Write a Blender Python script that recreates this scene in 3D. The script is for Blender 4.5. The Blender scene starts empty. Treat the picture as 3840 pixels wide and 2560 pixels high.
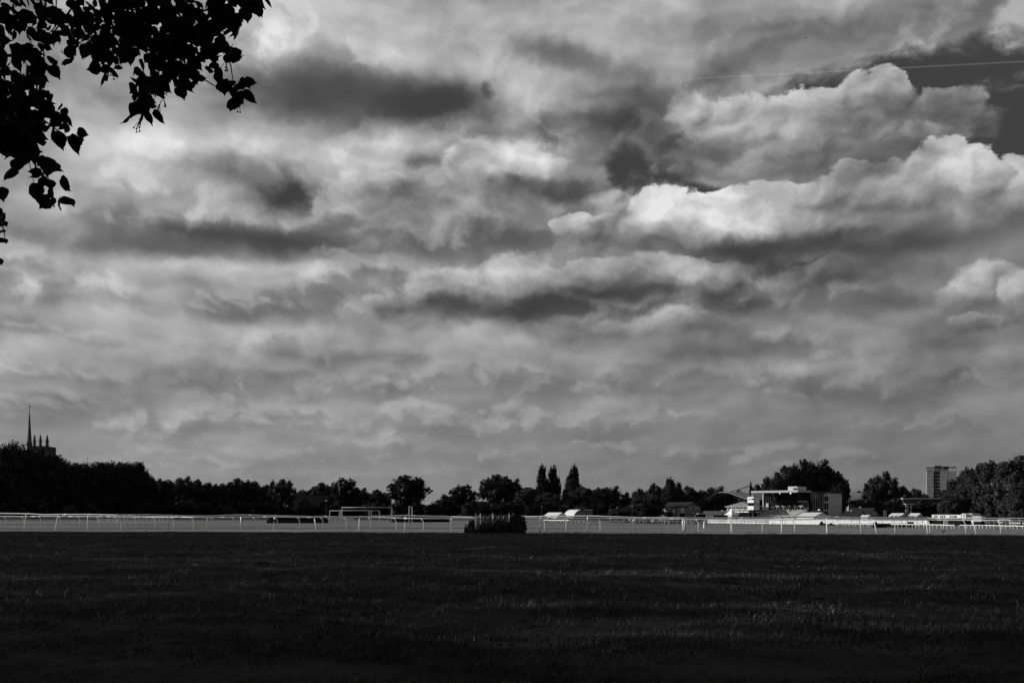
import bpy, bmesh, math, random
import numpy as np
from mathutils import Vector, Matrix, Euler

# ------------------------------------------------------------------ camera
F_PX = 3733.0                    # focal length in photograph pixels (3840 wide)
HZ = 1920.0                      # horizon row of the photograph
EYE = 1.6
scene = bpy.context.scene
C = scene.collection
cam_data = bpy.data.cameras.new("camera")
cam_data.sensor_width = 36.0
cam_data.lens = 36.0 * F_PX / 3840.0
cam_data.shift_y = (HZ - 1280.0) / 3840.0
cam_data.clip_start = 0.1
cam_data.clip_end = 20000.0
cam = bpy.data.objects.new("camera", cam_data)
C.objects.link(cam)
cam.location = (0, 0, EYE)
cam.rotation_euler = (math.radians(90), 0, 0)
scene.camera = cam
scene.view_settings.view_transform = 'Standard'
scene.view_settings.look = 'None'
scene.view_settings.exposure = 0.0
scene.view_settings.gamma = 1.0
scene.view_settings.use_curve_mapping = False
scene.cycles.use_adaptive_sampling = True
scene.cycles.adaptive_threshold = 0.015
scene.cycles.adaptive_min_samples = 8
scene.cycles.max_bounces = 4
scene.cycles.diffuse_bounces = 2
scene.cycles.glossy_bounces = 2
scene.cycles.transmission_bounces = 2
scene.cycles.transparent_max_bounces = 4

# ------------------------------------------------------------------ sun
SUN_EL = math.radians(12.0)
SUN_DIR = Vector((-math.cos(SUN_EL) * 0.980, math.cos(SUN_EL) * 0.199, math.sin(SUN_EL)))   # towards the sun: left, a little ahead
sun_data = bpy.data.lights.new("sun", 'SUN')
sun_data.energy = 5.0
sun_data.angle = math.radians(0.5)
sun_data.color = (1.0, 0.995, 0.985)
sun = bpy.data.objects.new("sun", sun_data)
C.objects.link(sun)
sun.rotation_euler = SUN_DIR.to_track_quat('Z', 'Y').to_euler()

# ------------------------------------------------------------------ sky
world = bpy.data.worlds.new("World")
scene.world = world
world.use_nodes = True
world.cycles.sampling_method = 'NONE'

def build_sky():
    nt = world.node_tree
    N, L = nt.nodes, nt.links
    N.clear()

    def put(sock, v):
        if isinstance(v, bpy.types.NodeSocket):
            L.new(v, sock)
        else:
            sock.default_value = v

    def m(op, a, b=None, c=None, clamp=False):
        n = N.new('ShaderNodeMath'); n.operation = op; n.use_clamp = clamp
        put(n.inputs[0], a)
        if b is not None: put(n.inputs[1], b)
        if c is not None: put(n.inputs[2], c)
        return n.outputs[0]

    def vm(op, a, b=None, c=None):
        n = N.new('ShaderNodeVectorMath'); n.operation = op
        put(n.inputs[0], a)
        if op == 'SCALE':
            put(n.inputs['Scale'], b)
        else:
            if b is not None: put(n.inputs[1], b)
            if c is not None: put(n.inputs[2], c)
        return n.outputs['Value'] if op in ('DOT_PRODUCT', 'LENGTH') else n.outputs[0]

    def comb(x, y, z=0.0):
        n = N.new('ShaderNodeCombineXYZ')
        put(n.inputs[0], x); put(n.inputs[1], y); put(n.inputs[2], z)
        return n.outputs[0]

    def sep(v):
        n = N.new('ShaderNodeSeparateXYZ'); put(n.inputs[0], v)
        return n.outputs

    def smooth(x, lo, hi, t0=0.0, t1=1.0):
        n = N.new('ShaderNodeMapRange'); n.interpolation_type = 'SMOOTHSTEP'
        put(n.inputs[0], x); put(n.inputs[1], lo); put(n.inputs[2], hi)
        put(n.inputs[3], t0); put(n.inputs[4], t1)
        return n.outputs[0]

    def mixf(f, a, b):
        n = N.new('ShaderNodeMix'); n.data_type = 'FLOAT'; n.clamp_factor = True
        put(n.inputs[0], f); put(n.inputs[2], a); put(n.inputs[3], b)
        return n.outputs[0]

    def noise(vec, scale, detail, rough=0.55, lac=2.0, color=False, dims='3D', dist=0.0):
        n = N.new('ShaderNodeTexNoise'); n.noise_dimensions = dims
        put(n.inputs['Vector'], vec)
        n.inputs['Scale'].default_value = scale
        n.inputs['Detail'].default_value = detail
        n.inputs['Roughness'].default_value = rough
        n.inputs['Lacunarity'].default_value = lac
        n.inputs['Distortion'].default_value = dist
        return n.outputs['Color'] if color else n.outputs[0]

    def puffs(vec, scale, detail, rough=0.5):
        n = N.new('ShaderNodeTexVoronoi'); n.voronoi_dimensions = '2D'; n.feature = 'F1'; n.normalize = True
        put(n.inputs['Vector'], vec)
        n.inputs['Scale'].default_value = scale
        n.inputs['Detail'].default_value = detail
        n.inputs['Roughness'].default_value = rough
        n.inputs['Lacunarity'].default_value = 2.1
        return m('SUBTRACT', 1.0, n.outputs['Distance'])

    tc = N.new('ShaderNodeTexCoord')
    d = tc.outputs['Generated']
    dx, dy, dz = sep(d)
    az = m('ARCTAN2', dx, dy)
    hl = m('SQRT', m('MULTIPLY_ADD', dx, dx, m('MULTIPLY', dy, dy)))
    el = m('DIVIDE', m('MAXIMUM', dz, 0.0), m('MAXIMUM', hl, 0.02))
    p = comb(az, el, 0.0)
    # cloud deck seen in perspective (compressed towards the horizon)
    inv = m('DIVIDE', 1.0, m('ADD', el, 0.13))
    deck = comb(m('MULTIPLY', az, inv), m('MULTIPLY', m('LOGARITHM', inv, math.e), -1.9), 3.7)

    # ---- turbulence that roughens every cloud outline
    w1 = vm('SUBTRACT', noise(p, 7.0, 3.0, 0.55, color=True), (0.5, 0.5, 0.5))
    w2 = vm('SUBTRACT', noise(comb(az, el, 5.0), 26.0, 4.0, 0.6, color=True), (0.5, 0.5, 0.5))
    # less vertical travel close to the horizon
    vs = smooth(el, 0.0, 0.30, 0.25, 1.0)
    warp = vm('ADD', vm('MULTIPLY', w1, (0.085, 0.040, 0.0)), vm('MULTIPLY', w2, (0.026, 0.022, 0.0)))
    pw = vm('ADD', p, vm('MULTIPLY', warp, comb(1.0, vs, 0.0)))

    # ---- billows: a height field lit from the upper left
    def billow(off):
        q = vm('ADD', pw, (off[0], off[1], 1.3))
        qs = vm('MULTIPLY', q, (1.0, 1.45, 1.0))
        return noise(qs, 17.0, 6.0, 0.52)
    h0 = billow((0, 0))
    bq = vm('MULTIPLY', pw, (1.0, 1.35, 1.0))
    c0 = puffs(bq, 21.0, 3.0, 0.55)
    c1 = puffs(vm('ADD', bq, (-0.008, 0.011, 0.0)), 21.0, 3.0, 0.55)
    emb = m('MULTIPLY', m('SUBTRACT', c0, c1), 0.38)
    h0 = m('ADD', m('MULTIPLY', h0, 0.5), m('MULTIPLY', m('SUBTRACT', c0, 0.10), 0.5))
    hb0 = noise(vm('MULTIPLY', pw, (1.0, 1.7, 1.0)), 6.5, 3.0, 0.5)
    hb1 = noise(vm('MULTIPLY', vm('ADD', pw, (-0.02, 0.022, 0.0)), (1.0, 1.7, 1.0)), 6.5, 3.0, 0.5)
    embig = m('SUBTRACT', hb0, hb1)
    dk = noise(deck, 1.7, 4.0, 0.45)
    dk2 = noise(vm('ADD', deck, (-0.06, 0.10, 0.0)), 1.7, 4.0, 0.45)
    demb = m('SUBTRACT', dk, dk2)
    hs = noise(vm('MULTIPLY', p, (1.0, 1.7, 1.0)), 48.0, 4.0, 0.55)
    fine = noise(comb(az, m('MULTIPLY', el, 1.3), 9.0), 85.0, 4.0, 0.6)

    def conv(x, y):
        u = (x - 1176.0) / 2286.0; v = (1176.0 - y) / 2286.0
        a = math.atan(u)
        return a, v * math.cos(a), math.cos(a)

    # ---- broad tone of the overcast (in display units 0..1)
    low = smooth(el, 0.015, 0.16)
    left = smooth(az, -0.40, 0.45, 1.0, 0.0)
    tone = m('ADD', mixf(low, 0.505, 0.560), m('MULTIPLY', m('SUBTRACT', left, 0.5), mixf(low, 0.085, 0.12)))
    tone = m('MULTIPLY_ADD', m('SUBTRACT', dk, 0.5), mixf(smooth(el, 0.01, 0.25), 0.07, 0.18), tone)
    tone = m('MULTIPLY_ADD', demb, mixf(smooth(el, 0.0, 0.10), 0.05, 0.16), tone)

    # puffs for the ranks: finer and flatter towards the horizon
    puff = comb(m('MULTIPLY', az, m('MULTIPLY', m('SQRT', inv), 2.0)), m('MULTIPLY', m('LOGARITHM', inv, math.e), -1.6), 8.1)
    pq = vm('ADD', puff, vm('MULTIPLY', vm('ADD', w1, vm('SCALE', w2, 0.6)), (0.35, 0.25, 0.0)))
    hr = m('ADD', m('MULTIPLY', noise(puff, 2.9, 5.0, 0.52), 0.55), m('MULTIPLY', puffs(pq, 4.4, 3.0, 0.55), 0.45))
    hra = puffs(pq, 4.4, 2.0, 0.5)
    hr2 = puffs(vm('ADD', pq, (-0.042, 0.06, 0.0)), 4.4, 2.0, 0.5)
    sidel = smooth(az, -0.45, 0.50, 1.06, 0.90)

    def chain(val):
        # keeps the shader evaluating one cloud after the other (bounded register use)
        return vm('MULTIPLY_ADD', val, (1e-9, 1e-9, 0.0), pw)

    def row(val, base, H, k, bright, dark, freq, cover, soft=0.35, body=0.8):
        """one rank of flat-based heap clouds all round the horizon, farther ranks lie lower"""
        pv = chain(val)
        px_, py_, _ = sep(pv)
        n = noise(comb(m('MULTIPLY', px_, freq), m('MULTIPLY', py_, freq * 0.6), k * 7.31), 1.0, 3.0, 0.5)
        amt = smooth(n, 0.5 - cover * 0.30, 0.5 + 0.24 - cover * 0.10)        # how tall the heap stands here
        n2 = noise(comb(m('MULTIPLY', az, freq * 0.45), k * 3.7, 0.0), 1.0, 2.0, 0.5)
        b0 = m('MULTIPLY_ADD', m('SUBTRACT', n2, 0.5), H * 2.3, base)
        hgt = m('MULTIPLY', m('MULTIPLY_ADD', m('SUBTRACT', hr, 0.55), 2.6, 1.0), m('MULTIPLY', amt, H))
        t = m('DIVIDE', m('SUBTRACT', py_, b0), H)                              # 0 at the base, 1 near the top
        top = m('DIVIDE', m('SUBTRACT', m('ADD', b0, hgt), py_), H)
        mask = m('MULTIPLY', smooth(top, 0.0, soft), smooth(t, -0.22, 0.10))
        mask = m('MULTIPLY', mask, smooth(amt, 0.0, 0.5, 0.0, body))
        lit = m('ADD', m('MULTIPLY_ADD', m('SUBTRACT', hra, hr2), 2.8, t), m('MULTIPLY', smooth(top, 0.0, 0.5, 1.0, 0.0), 0.30))
        col = mixf(smooth(lit, 0.02, 1.0), dark / 255.0, bright / 255.0)
        # lighter towards the sun's side of the sky
        col = m('MULTIPLY', col, sidel)
        return mixf(mask, val, col)

    def blob(val, x, y, rx, ry, delta, tilt=0.0, crisp=1.0):
        a, e, c = conv(x, y)
        sa, se = rx / 2286.0 * c * c, ry / 2286.0 * c
        v = vm('SUBTRACT', chain(val), (a, e, 0.0))
        if tilt:                                   # positive = right end higher
            v = vm('SUBTRACT', v, comb(0.0, m('MULTIPLY', m('SUBTRACT', sep(v)[0], 0.0), tilt), 0.0))
        v = vm('MULTIPLY', v, (1.0 / sa, 1.0 / se, 0.0))
        q = vm('DOT_PRODUCT', v, v)
        if crisp != 1.0:
            q = m('POWER', q, crisp)
        g = m('POWER', math.exp(-1.0), q)
        return m('MULTIPLY_ADD', g, delta / 255.0, val)

    def opening(val, x, y, rx, ry, tone_to, rag=0.5, soft=0.35, tilt=0.0, strength=1.0):
        """hole in the deck through which the clear sky shows"""
        a, e, c = conv(x, y)
        sa, se = rx / 2286.0 * c * c, ry / 2286.0 * c
        v = vm('SUBTRACT', chain(val), (a, e, 0.0))
        if tilt:
            v = vm('SUBTRACT', v, comb(0.0, m('MULTIPLY', sep(v)[0], tilt), 0.0))
        v = vm('MULTIPLY', v, (1.0 / sa, 1.0 / se, 0.0))
        q = vm('DOT_PRODUCT', v, v)
        mm = m('SUBTRACT', m('MULTIPLY_ADD', m('SUBTRACT', 0.5, h0), rag * 2.0, 1.0), q)
        mask = m('MULTIPLY', smooth(mm, 0.0, soft), strength)
        return mixf(mask, val, tone_to)

    def cumulus(val, x, y, rx, ry, bright, dark, rag=1.3, soft=0.24, body=0.95, bias=0.0):
        """heap cloud: crisp bright top lit from the left, soft grey base"""
        a, e, c = conv(x, y)
        sa, se = rx / 2286.0 * c * c, ry / 2286.0 * c
        v = vm('MULTIPLY', vm('SUBTRACT', chain(val), (a, e, 0.0)), (1.0 / sa, 1.0 / se, 0.0))
        q = vm('DOT_PRODUCT', v, v)
        vx, vy, _ = sep(v)
        far = y > 770
        mm = m('SUBTRACT', m('MULTIPLY_ADD', m('SUBTRACT', hs if far else h0, 0.5), rag * (1.9 if far else 1.0), 0.75 if far else 1.0), q)
        if far: soft, body = 1.2, 0.6
        else: mm = m('MULTIPLY_ADD', m('SUBTRACT', hs, 0.5), 0.8, mm)
        sf = smooth(vy, -0.7, 0.25, 1.3, soft)
        mask = m('MULTIPLY', smooth(mm, 0.0, sf), body)
        lit = m('ADD', m('MULTIPLY_ADD', vx, -0.22, vy), m('MULTIPLY', m('SUBTRACT', hs if far else hb0, 0.5), 2.2 if far else 1.6))
        sh = smooth(lit, -0.75 + bias, 0.65 + bias)
        col = mixf(sh, dark / 255.0, (bright + 6) / 255.0)
        if not far:
            col = m('MULTIPLY_ADD', emb, 0.55, m('MULTIPLY_ADD', embig, 0.55, col))
        return mixf(mask, val, col)

    # ---- clear sky behind the deck
    sky = N.new('ShaderNodeTexSky'); sky.sky_type = 'NISHITA'; sky.sun_disc = False
    sky.sun_elevation = SUN_EL
    sky.sun_rotation = math.atan2(SUN_DIR.x, SUN_DIR.y)
    sc = N.new('ShaderNodeSeparateColor'); L.new(sky.outputs[0], sc.inputs[0])
    clear = m('POWER', m('MULTIPLY', sc.outputs[0], CLEAR_GAIN), 1 / 2.2)
    clear = m('MAXIMUM', m('MINIMUM', clear, 0.30), 0.225)
    wisp = noise(vm('MULTIPLY', p, (1.0, 6.0, 1.0)), 7.0, 5.0, 0.6)
    clear = m('MULTIPLY_ADD', m('SUBTRACT', wisp, 0.45), 0.12, clear)

    val = tone
    for r_ in SKY_ROWS: val = row(val, *r_)
    for b in SKY_BLOBS_BACK: val = blob(val, *b)
    for o in SKY_OPENINGS: val = opening(val, o[0], o[1], o[2], o[3], clear, *o[4:])
    for c_ in SKY_CUMULUS: val = cumulus(val, *c_)
    for b in SKY_BLOBS_FRONT: val = blob(val, *b)
    val = m('SMOOTH_MAX', val, 0.26, 0.06)
    # relief on everything that is cloud; the clear holes stay smooth
    cl = smooth(val, 0.24, 0.36)
    rel = m('ADD', m('MULTIPLY', emb, mixf(smooth(el, 0.03, 0.2), 0.12, 0.34)), m('MULTIPLY', embig, mixf(smooth(el, 0.03, 0.2), 0.2, 0.75)))
    rel = m('MULTIPLY_ADD', m('SUBTRACT', fine, 0.5), 0.05, rel)
    # dark bases are smoother than the lit heads
    rel = m('MULTIPLY', rel, smooth(val, 0.30, 0.58, 0.35, 1.0))
    val = m('MULTIPLY_ADD', rel, cl, val)

    # ---- vapour trail of an aircraft: a thin straight line on the sky sphere
    def dirv(x, y):
        return Vector(((x - 1176.0) / 2286.0, 1.0, (1176.0 - y) / 2286.0)).normalized()
    A, B = dirv(1577, 182), dirv(2500, 134)
    nrm = A.cross(B).normalized()
    dist = m('ABSOLUTE', vm('DOT_PRODUCT', vm('NORMALIZE', d), tuple(nrm)))
    tan = (B - A).normalized()
    along = vm('DOT_PRODUCT', vm('NORMALIZE', d), tuple(tan))
    on = m('MULTIPLY', smooth(along, A.dot(tan) - 0.002, A.dot(tan) + 0.01), smooth(along, B.dot(tan), B.dot(tan) + 0.3, 1.0, 0.0))
    trail = m('MULTIPLY', smooth(dist, 0.0002, 0.0010, 1.0, 0.0), on)
    trail = m('MULTIPLY', trail, smooth(h0, 0.30, 0.55, 0.5, 1.0))
    trail = m('MULTIPLY', trail, smooth(val, 0.26, 0.50, 0.10, 0.04))
    val = m('ADD', val, trail)

    val = m('MINIMUM', m('MAXIMUM', val, 0.12), 0.90)
    lin = m('POWER', val, 2.2)
    bg = N.new('ShaderNodeBackground'); bg.inputs['Strength'].default_value = 0.1
    cc = comb(lin, lin, lin)
    L.new(vm('SCALE', cc, 10.0), bg.inputs['Color'])
    out = N.new('ShaderNodeOutputWorld')
    L.new(bg.outputs[0], out.inputs['Surface'])

CLEAR_GAIN = 0.02
# x, y, half width, half height (2352 px wide grid of sky directions), tone change[, tilt, crispness]
SKY_BLOBS_BACK = [
    (620, 50, 140, 80, 26), (800, 60, 240, 80, 32), (1180, 40, 200, 60, 22), (1480, 50, 190, 75, 35),
    (1030, 135, 160, 40, 28), (330, 200, 240, 60, -6), (2150, 50, 200, 60, -8), (1740, 60, 130, 34, -22), (2060, 130, 170, 40, 12),
    (1540, 150, 170, 60, 24), (1950, 110, 200, 45, 4), (1330, 110, 60, 30, -15),
    (845, 222, 290, 80, -70, 0.0, 2.0), (640, 225, 130, 60, -22), (1020, 200, 100, 66, -36), (1280, 132, 115, 30, -48, -0.2, 1.5), (1120, 85, 190, 30, -16),
    (1235, 225, 130, 60, 42), (1130, 300, 80, 40, 12), (1450, 252, 125, 74, -62, 0.0, 1.7), (1560, 330, 130, 34, -28),
    (330, 350, 190, 66, 44), (500, 325, 210, 38, 34), (860, 322, 180, 34, 34), (880, 375, 150, 35, 20), (250, 430, 120, 60, 20),
    (600, 425, 165, 58, -68, -0.25, 1.8), (700, 455, 80, 38, -24), (470, 395, 110, 36, -16), (60, 520, 90, 45, -30),
    (160, 565, 70, 40, 18), (420, 620, 300, 20, 24), (120, 640, 160, 34, 14),
]
SKY_OPENINGS = [
    # x, y, rx, ry, raggedness, softness, tilt, depth
    (1105, 186, 26, 40, 1.4, 1.4, 0.0, 0.85), (1268, 316, 64, 24, 2.0, 1.6, -0.4, 0.7), (985, 380, 60, 26, 1.6, 1.5, -0.2, 0.7),
    (1068, 345, 40, 34, 1.4, 2.0, 0.0, 0.5),
    (1440, 386, 92, 70, 1.5, 0.9, -0.25), (1515, 408, 120, 60, 1.5, 0.9, 0.2), (1620, 440, 130, 36, 1.0, 0.9),
    (2110, 172, 480, 96, 1.4, 0.8, 0.06), (2345, 290, 180, 180, 1.1, 0.7), (1690, 180, 150, 40, 1.6, 1.5, 0.0, 0.7), (1560, 318, 90, 30, 1.4, 1.4, 0.4, 0.8),
]
# base elevation, height, seed, lit tone, base tone, frequency, cover[, softness]
SKY_ROWS = [
    (0.022, 0.022, 1, 145, 132, 6.0, 0.6, 0.6, 0.6), (0.048, 0.028, 2, 155, 127, 7.2, 0.5, 0.4, 0.7), (0.078, 0.036, 4, 162, 123, 6.0, 0.65, 0.35, 0.75),
    (0.112, 0.042, 5, 158, 120, 4.6, 0.5, 0.35, 0.7), (0.152, 0.055, 6, 168, 114, 4.4, 0.7, 0.3, 0.75), (0.198, 0.064, 7, 174, 108, 4.0, 0.7, 0.28, 0.75),
    (0.255, 0.080, 8, 178, 106, 3.6, 0.5, 0.3, 0.55), (0.330, 0.10, 9, 188, 108, 3.0, 0.5, 0.35, 0.45),
    (0.43, 0.12, 11, 192, 112, 2.6, 0.6, 0.4, 0.5), (0.60, 0.18, 12, 190, 100, 2.4, 1.0, 0.4, 0.9), (0.80, 0.25, 13, 190, 95, 2.2, 1.0, 0.4, 0.9),
]
# x, y, half width, half height, lit tone, base tone[, raggedness, softness, body, bias]
SKY_CUMULUS = [
    # upper right bank
    (2170, 275, 120, 72, 152, 108, 2.4, 0.4), (2270, 300, 60, 60, 120, 90, 3.0, 1.0, 0.6), (1995, 250, 105, 84, 172, 118, 1.7), (1870, 290, 150, 90, 165, 118, 1.7), (1690, 295, 130, 82, 162, 105, 2.0, 0.3),
    (1590, 255, 60, 60, 142, 90, 2.4, 0.6, 0.8), (1650, 380, 110, 36, 130, 92, 1.8, 0.6, 0.85), (1800, 360, 140, 45, 135, 100, 1.6, 0.6),
    (2100, 330, 100, 50, 150, 104, 1.8, 0.6), (2340, 205, 50, 14, 110, 90, 2.5, 1.2, 0.5),
    # centre heaps
    (1155, 400, 145, 98, 168, 110, 1.6, 0.5), (900, 455, 195, 72, 166, 124, 2.0, 0.5), (770, 480, 70, 56, 166, 120, 2.6, 0.6),
    (1290, 420, 110, 60, 155, 100, 1.7, 0.4),
    # long right bank
    (2335, 460, 85, 95, 180, 106), (2250, 440, 80, 92, 184, 105, 1.8), (2150, 440, 120, 112, 188, 108, 1.8), (1960, 480, 200, 105, 180, 105, 1.7),
    (1750, 505, 180, 95, 184, 105, 1.8), (1560, 510, 140, 92, 184, 110, 1.8), (1440, 535, 110, 60, 166, 112, 1.8, 0.3), (1310, 530, 64, 52, 172, 105, 2.2, 0.3),
    # third row
    (1440, 640, 230, 60, 156, 96, 2.0, 0.3), (1650, 645, 130, 48, 146, 92, 2.0, 0.4), (1190, 655, 140, 80, 170, 88, 1.7, 0.45), (1020, 672, 135, 66, 166, 106, 1.8, 0.5), (890, 705, 90, 44, 158, 118, 2.2, 0.6),
    (2250, 670, 135, 72, 166, 104, 2.2, 0.5), (2350, 685, 70, 66, 170, 104, 2.0, 0.4), (1900, 640, 190, 44, 142, 108, 2.0, 0.5),
    (1520, 748, 160, 46, 144, 114, 2.4, 0.9, 0.7), (1320, 758, 130, 36, 140, 114, 2.4, 0.9, 0.7),
    # small far heaps low over the trees
    (545, 915, 85, 40, 172, 112, 2.0, 0.4), (220, 925, 80, 36, 170, 118, 2.0, 0.4), (780, 975, 56, 26, 164, 116, 2.0, 0.4), (920, 900, 130, 40, 160, 108, 2.0, 0.5),
    (1150, 945, 100, 30, 158, 110, 2.0, 0.5), (1420, 1030, 100, 28, 152, 112, 2.0, 0.5), (900, 1020, 140, 26, 160, 120, 2.0, 0.5), (1700, 880, 76, 30, 152, 108, 2.0, 0.5),
    (1900, 815, 46, 24, 146, 106, 2.0, 0.5), (2250, 752, 100, 32, 146, 98, 2.0, 0.5), (330, 1000, 100, 26, 158, 120, 2.0, 0.5),
    (100, 850, 80, 30, 168, 120, 2.0, 0.5), (1150, 1040, 120, 22, 152, 116, 2.0, 0.6), (640, 940, 80, 30, 160, 112, 2.0, 0.5), (60, 920, 60, 24, 164, 120, 2.0, 0.5), (420, 910, 70, 30, 160, 122, 2.0, 0.5),
    (450, 800, 130, 28, 158, 116, 2.0, 0.6), (180, 780, 110, 26, 160, 116, 2.0, 0.6),
]
SKY_BLOBS_FRONT = [
    (1920, 570, 370, 40, -44, 0.0, 1.9), (2250, 585, 170, 34, -17), (1600, 555, 90, 22, -10),
    (500, 560, 300, 50, -56, 0.05, 1.9), (700, 540, 130, 36, -17), (300, 590, 110, 26, -11), (880, 540, 100, 40, -11),
    (1260, 425, 130, 30, -24, 0.0, 1.3), (1170, 548, 110, 30, -33, -0.08, 1.3), (980, 565, 110, 40, -24), (1360, 545, 100, 28, -15),
    (1360, 690, 240, 32, -33, 0.05, 1.5), (1680, 690, 105, 34, -33, 0.0, 1.5), (1180, 716, 140, 18, -20), (2020, 706, 130, 24, -27, 0.0, 1.3),
    (1620, 815, 110, 16, -15), (560, 655, 120, 28, -18), (70, 725, 110, 18, -21), (555, 735, 100, 24, -17, 0.2), (2200, 790, 90, 20, -15), (2130, 860, 180, 14, -10),
    (300, 690, 150, 36, 10), (620, 502, 100, 28, 26), (740, 480, 40, 30, 18), (330, 770, 140, 24, -7), (920, 908, 60, 24, -20), (660, 1002, 50, 16, -14), (600, 852, 120, 16, -12),
    (1400, 880, 260, 20, -5), (1700, 505, 60, 40, 26), (1570, 440, 80, 18, 10), (1000, 500, 110, 26, 16), (2120, 420, 60, 40, 10), (1700, 560, 110, 20, -11),
]
build_sky()

# ------------------------------------------------------------------ helpers
R = math.radians

def sstep(a, b, x):
    t = min(1.0, max(0.0, (x - a) / (b - a)))
    return t * t * (3 - 2 * t)

def relief(x, y):
    return (0.075 * math.sin(0.55 * x + 1.3 * math.sin(0.21 * y)) * math.sin(0.47 * y + 0.8 * math.sin(0.33 * x))
            + 0.045 * math.sin(1.35 * x + 2.0 * math.sin(0.4 * y) + 1.0) * math.sin(1.1 * y + 1.7 * math.sin(0.5 * x))
            + 0.018 * math.sin(2.9 * x + 2.2 * math.sin(1.1 * y)) * math.sin(2.5 * y))

def ground_z(x, y):
    """the course lies level with the camera's ground on the left and drops 2.2 m towards the stands on the right"""
    z = -2.2 * sstep(4, 60, x) * sstep(82, 212, y)
    near = 1.0 - sstep(66, 75, y + 0.2 * x)
    if near > 0 and y > -5:
        z += relief(x, y) * near
    return z

def gpt(px, py):
    """the spot of ground seen at photograph pixel (px, py)"""
    lo, hi = 5.0, 1500.0
    for _ in range(60):
        y = 0.5 * (lo + hi)
        x = (px - 1920.0) * y / F_PX
        if HZ + F_PX * (EYE - ground_z(x, y)) / y > py: lo = y
        else: hi = y
    x = (px - 1920.0) * lo / F_PX
    return Vector((x, lo, ground_z(x, lo)))

def at(px, py, y):
    return Vector(((px - 1920.0) * y / F_PX, y, EYE - (py - HZ) * y / F_PX))

def link(o, parent=None):
    C.objects.link(o)
    if parent is not None: o.parent = parent
    return o

def tag(o, label=None, cat=None, group=None, kind=None):
    if label: o['label'] = label
    if cat: o['category'] = cat
    if group: o['group'] = group
    if kind: o['kind'] = kind
    return o

def empty(name, loc, label, cat, group=None, rotz=0.0):
    o = bpy.data.objects.new(name, None)
    o.empty_display_size = 0.5
    o.location = loc
    o.rotation_euler = (0, 0, rotz)
    link(o)
    return tag(o, label, cat, group)

def root_loc(o):
    v = Vector((0, 0, 0))
    while o is not None:
        v += o.location
        o = o.parent
    return v

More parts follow.
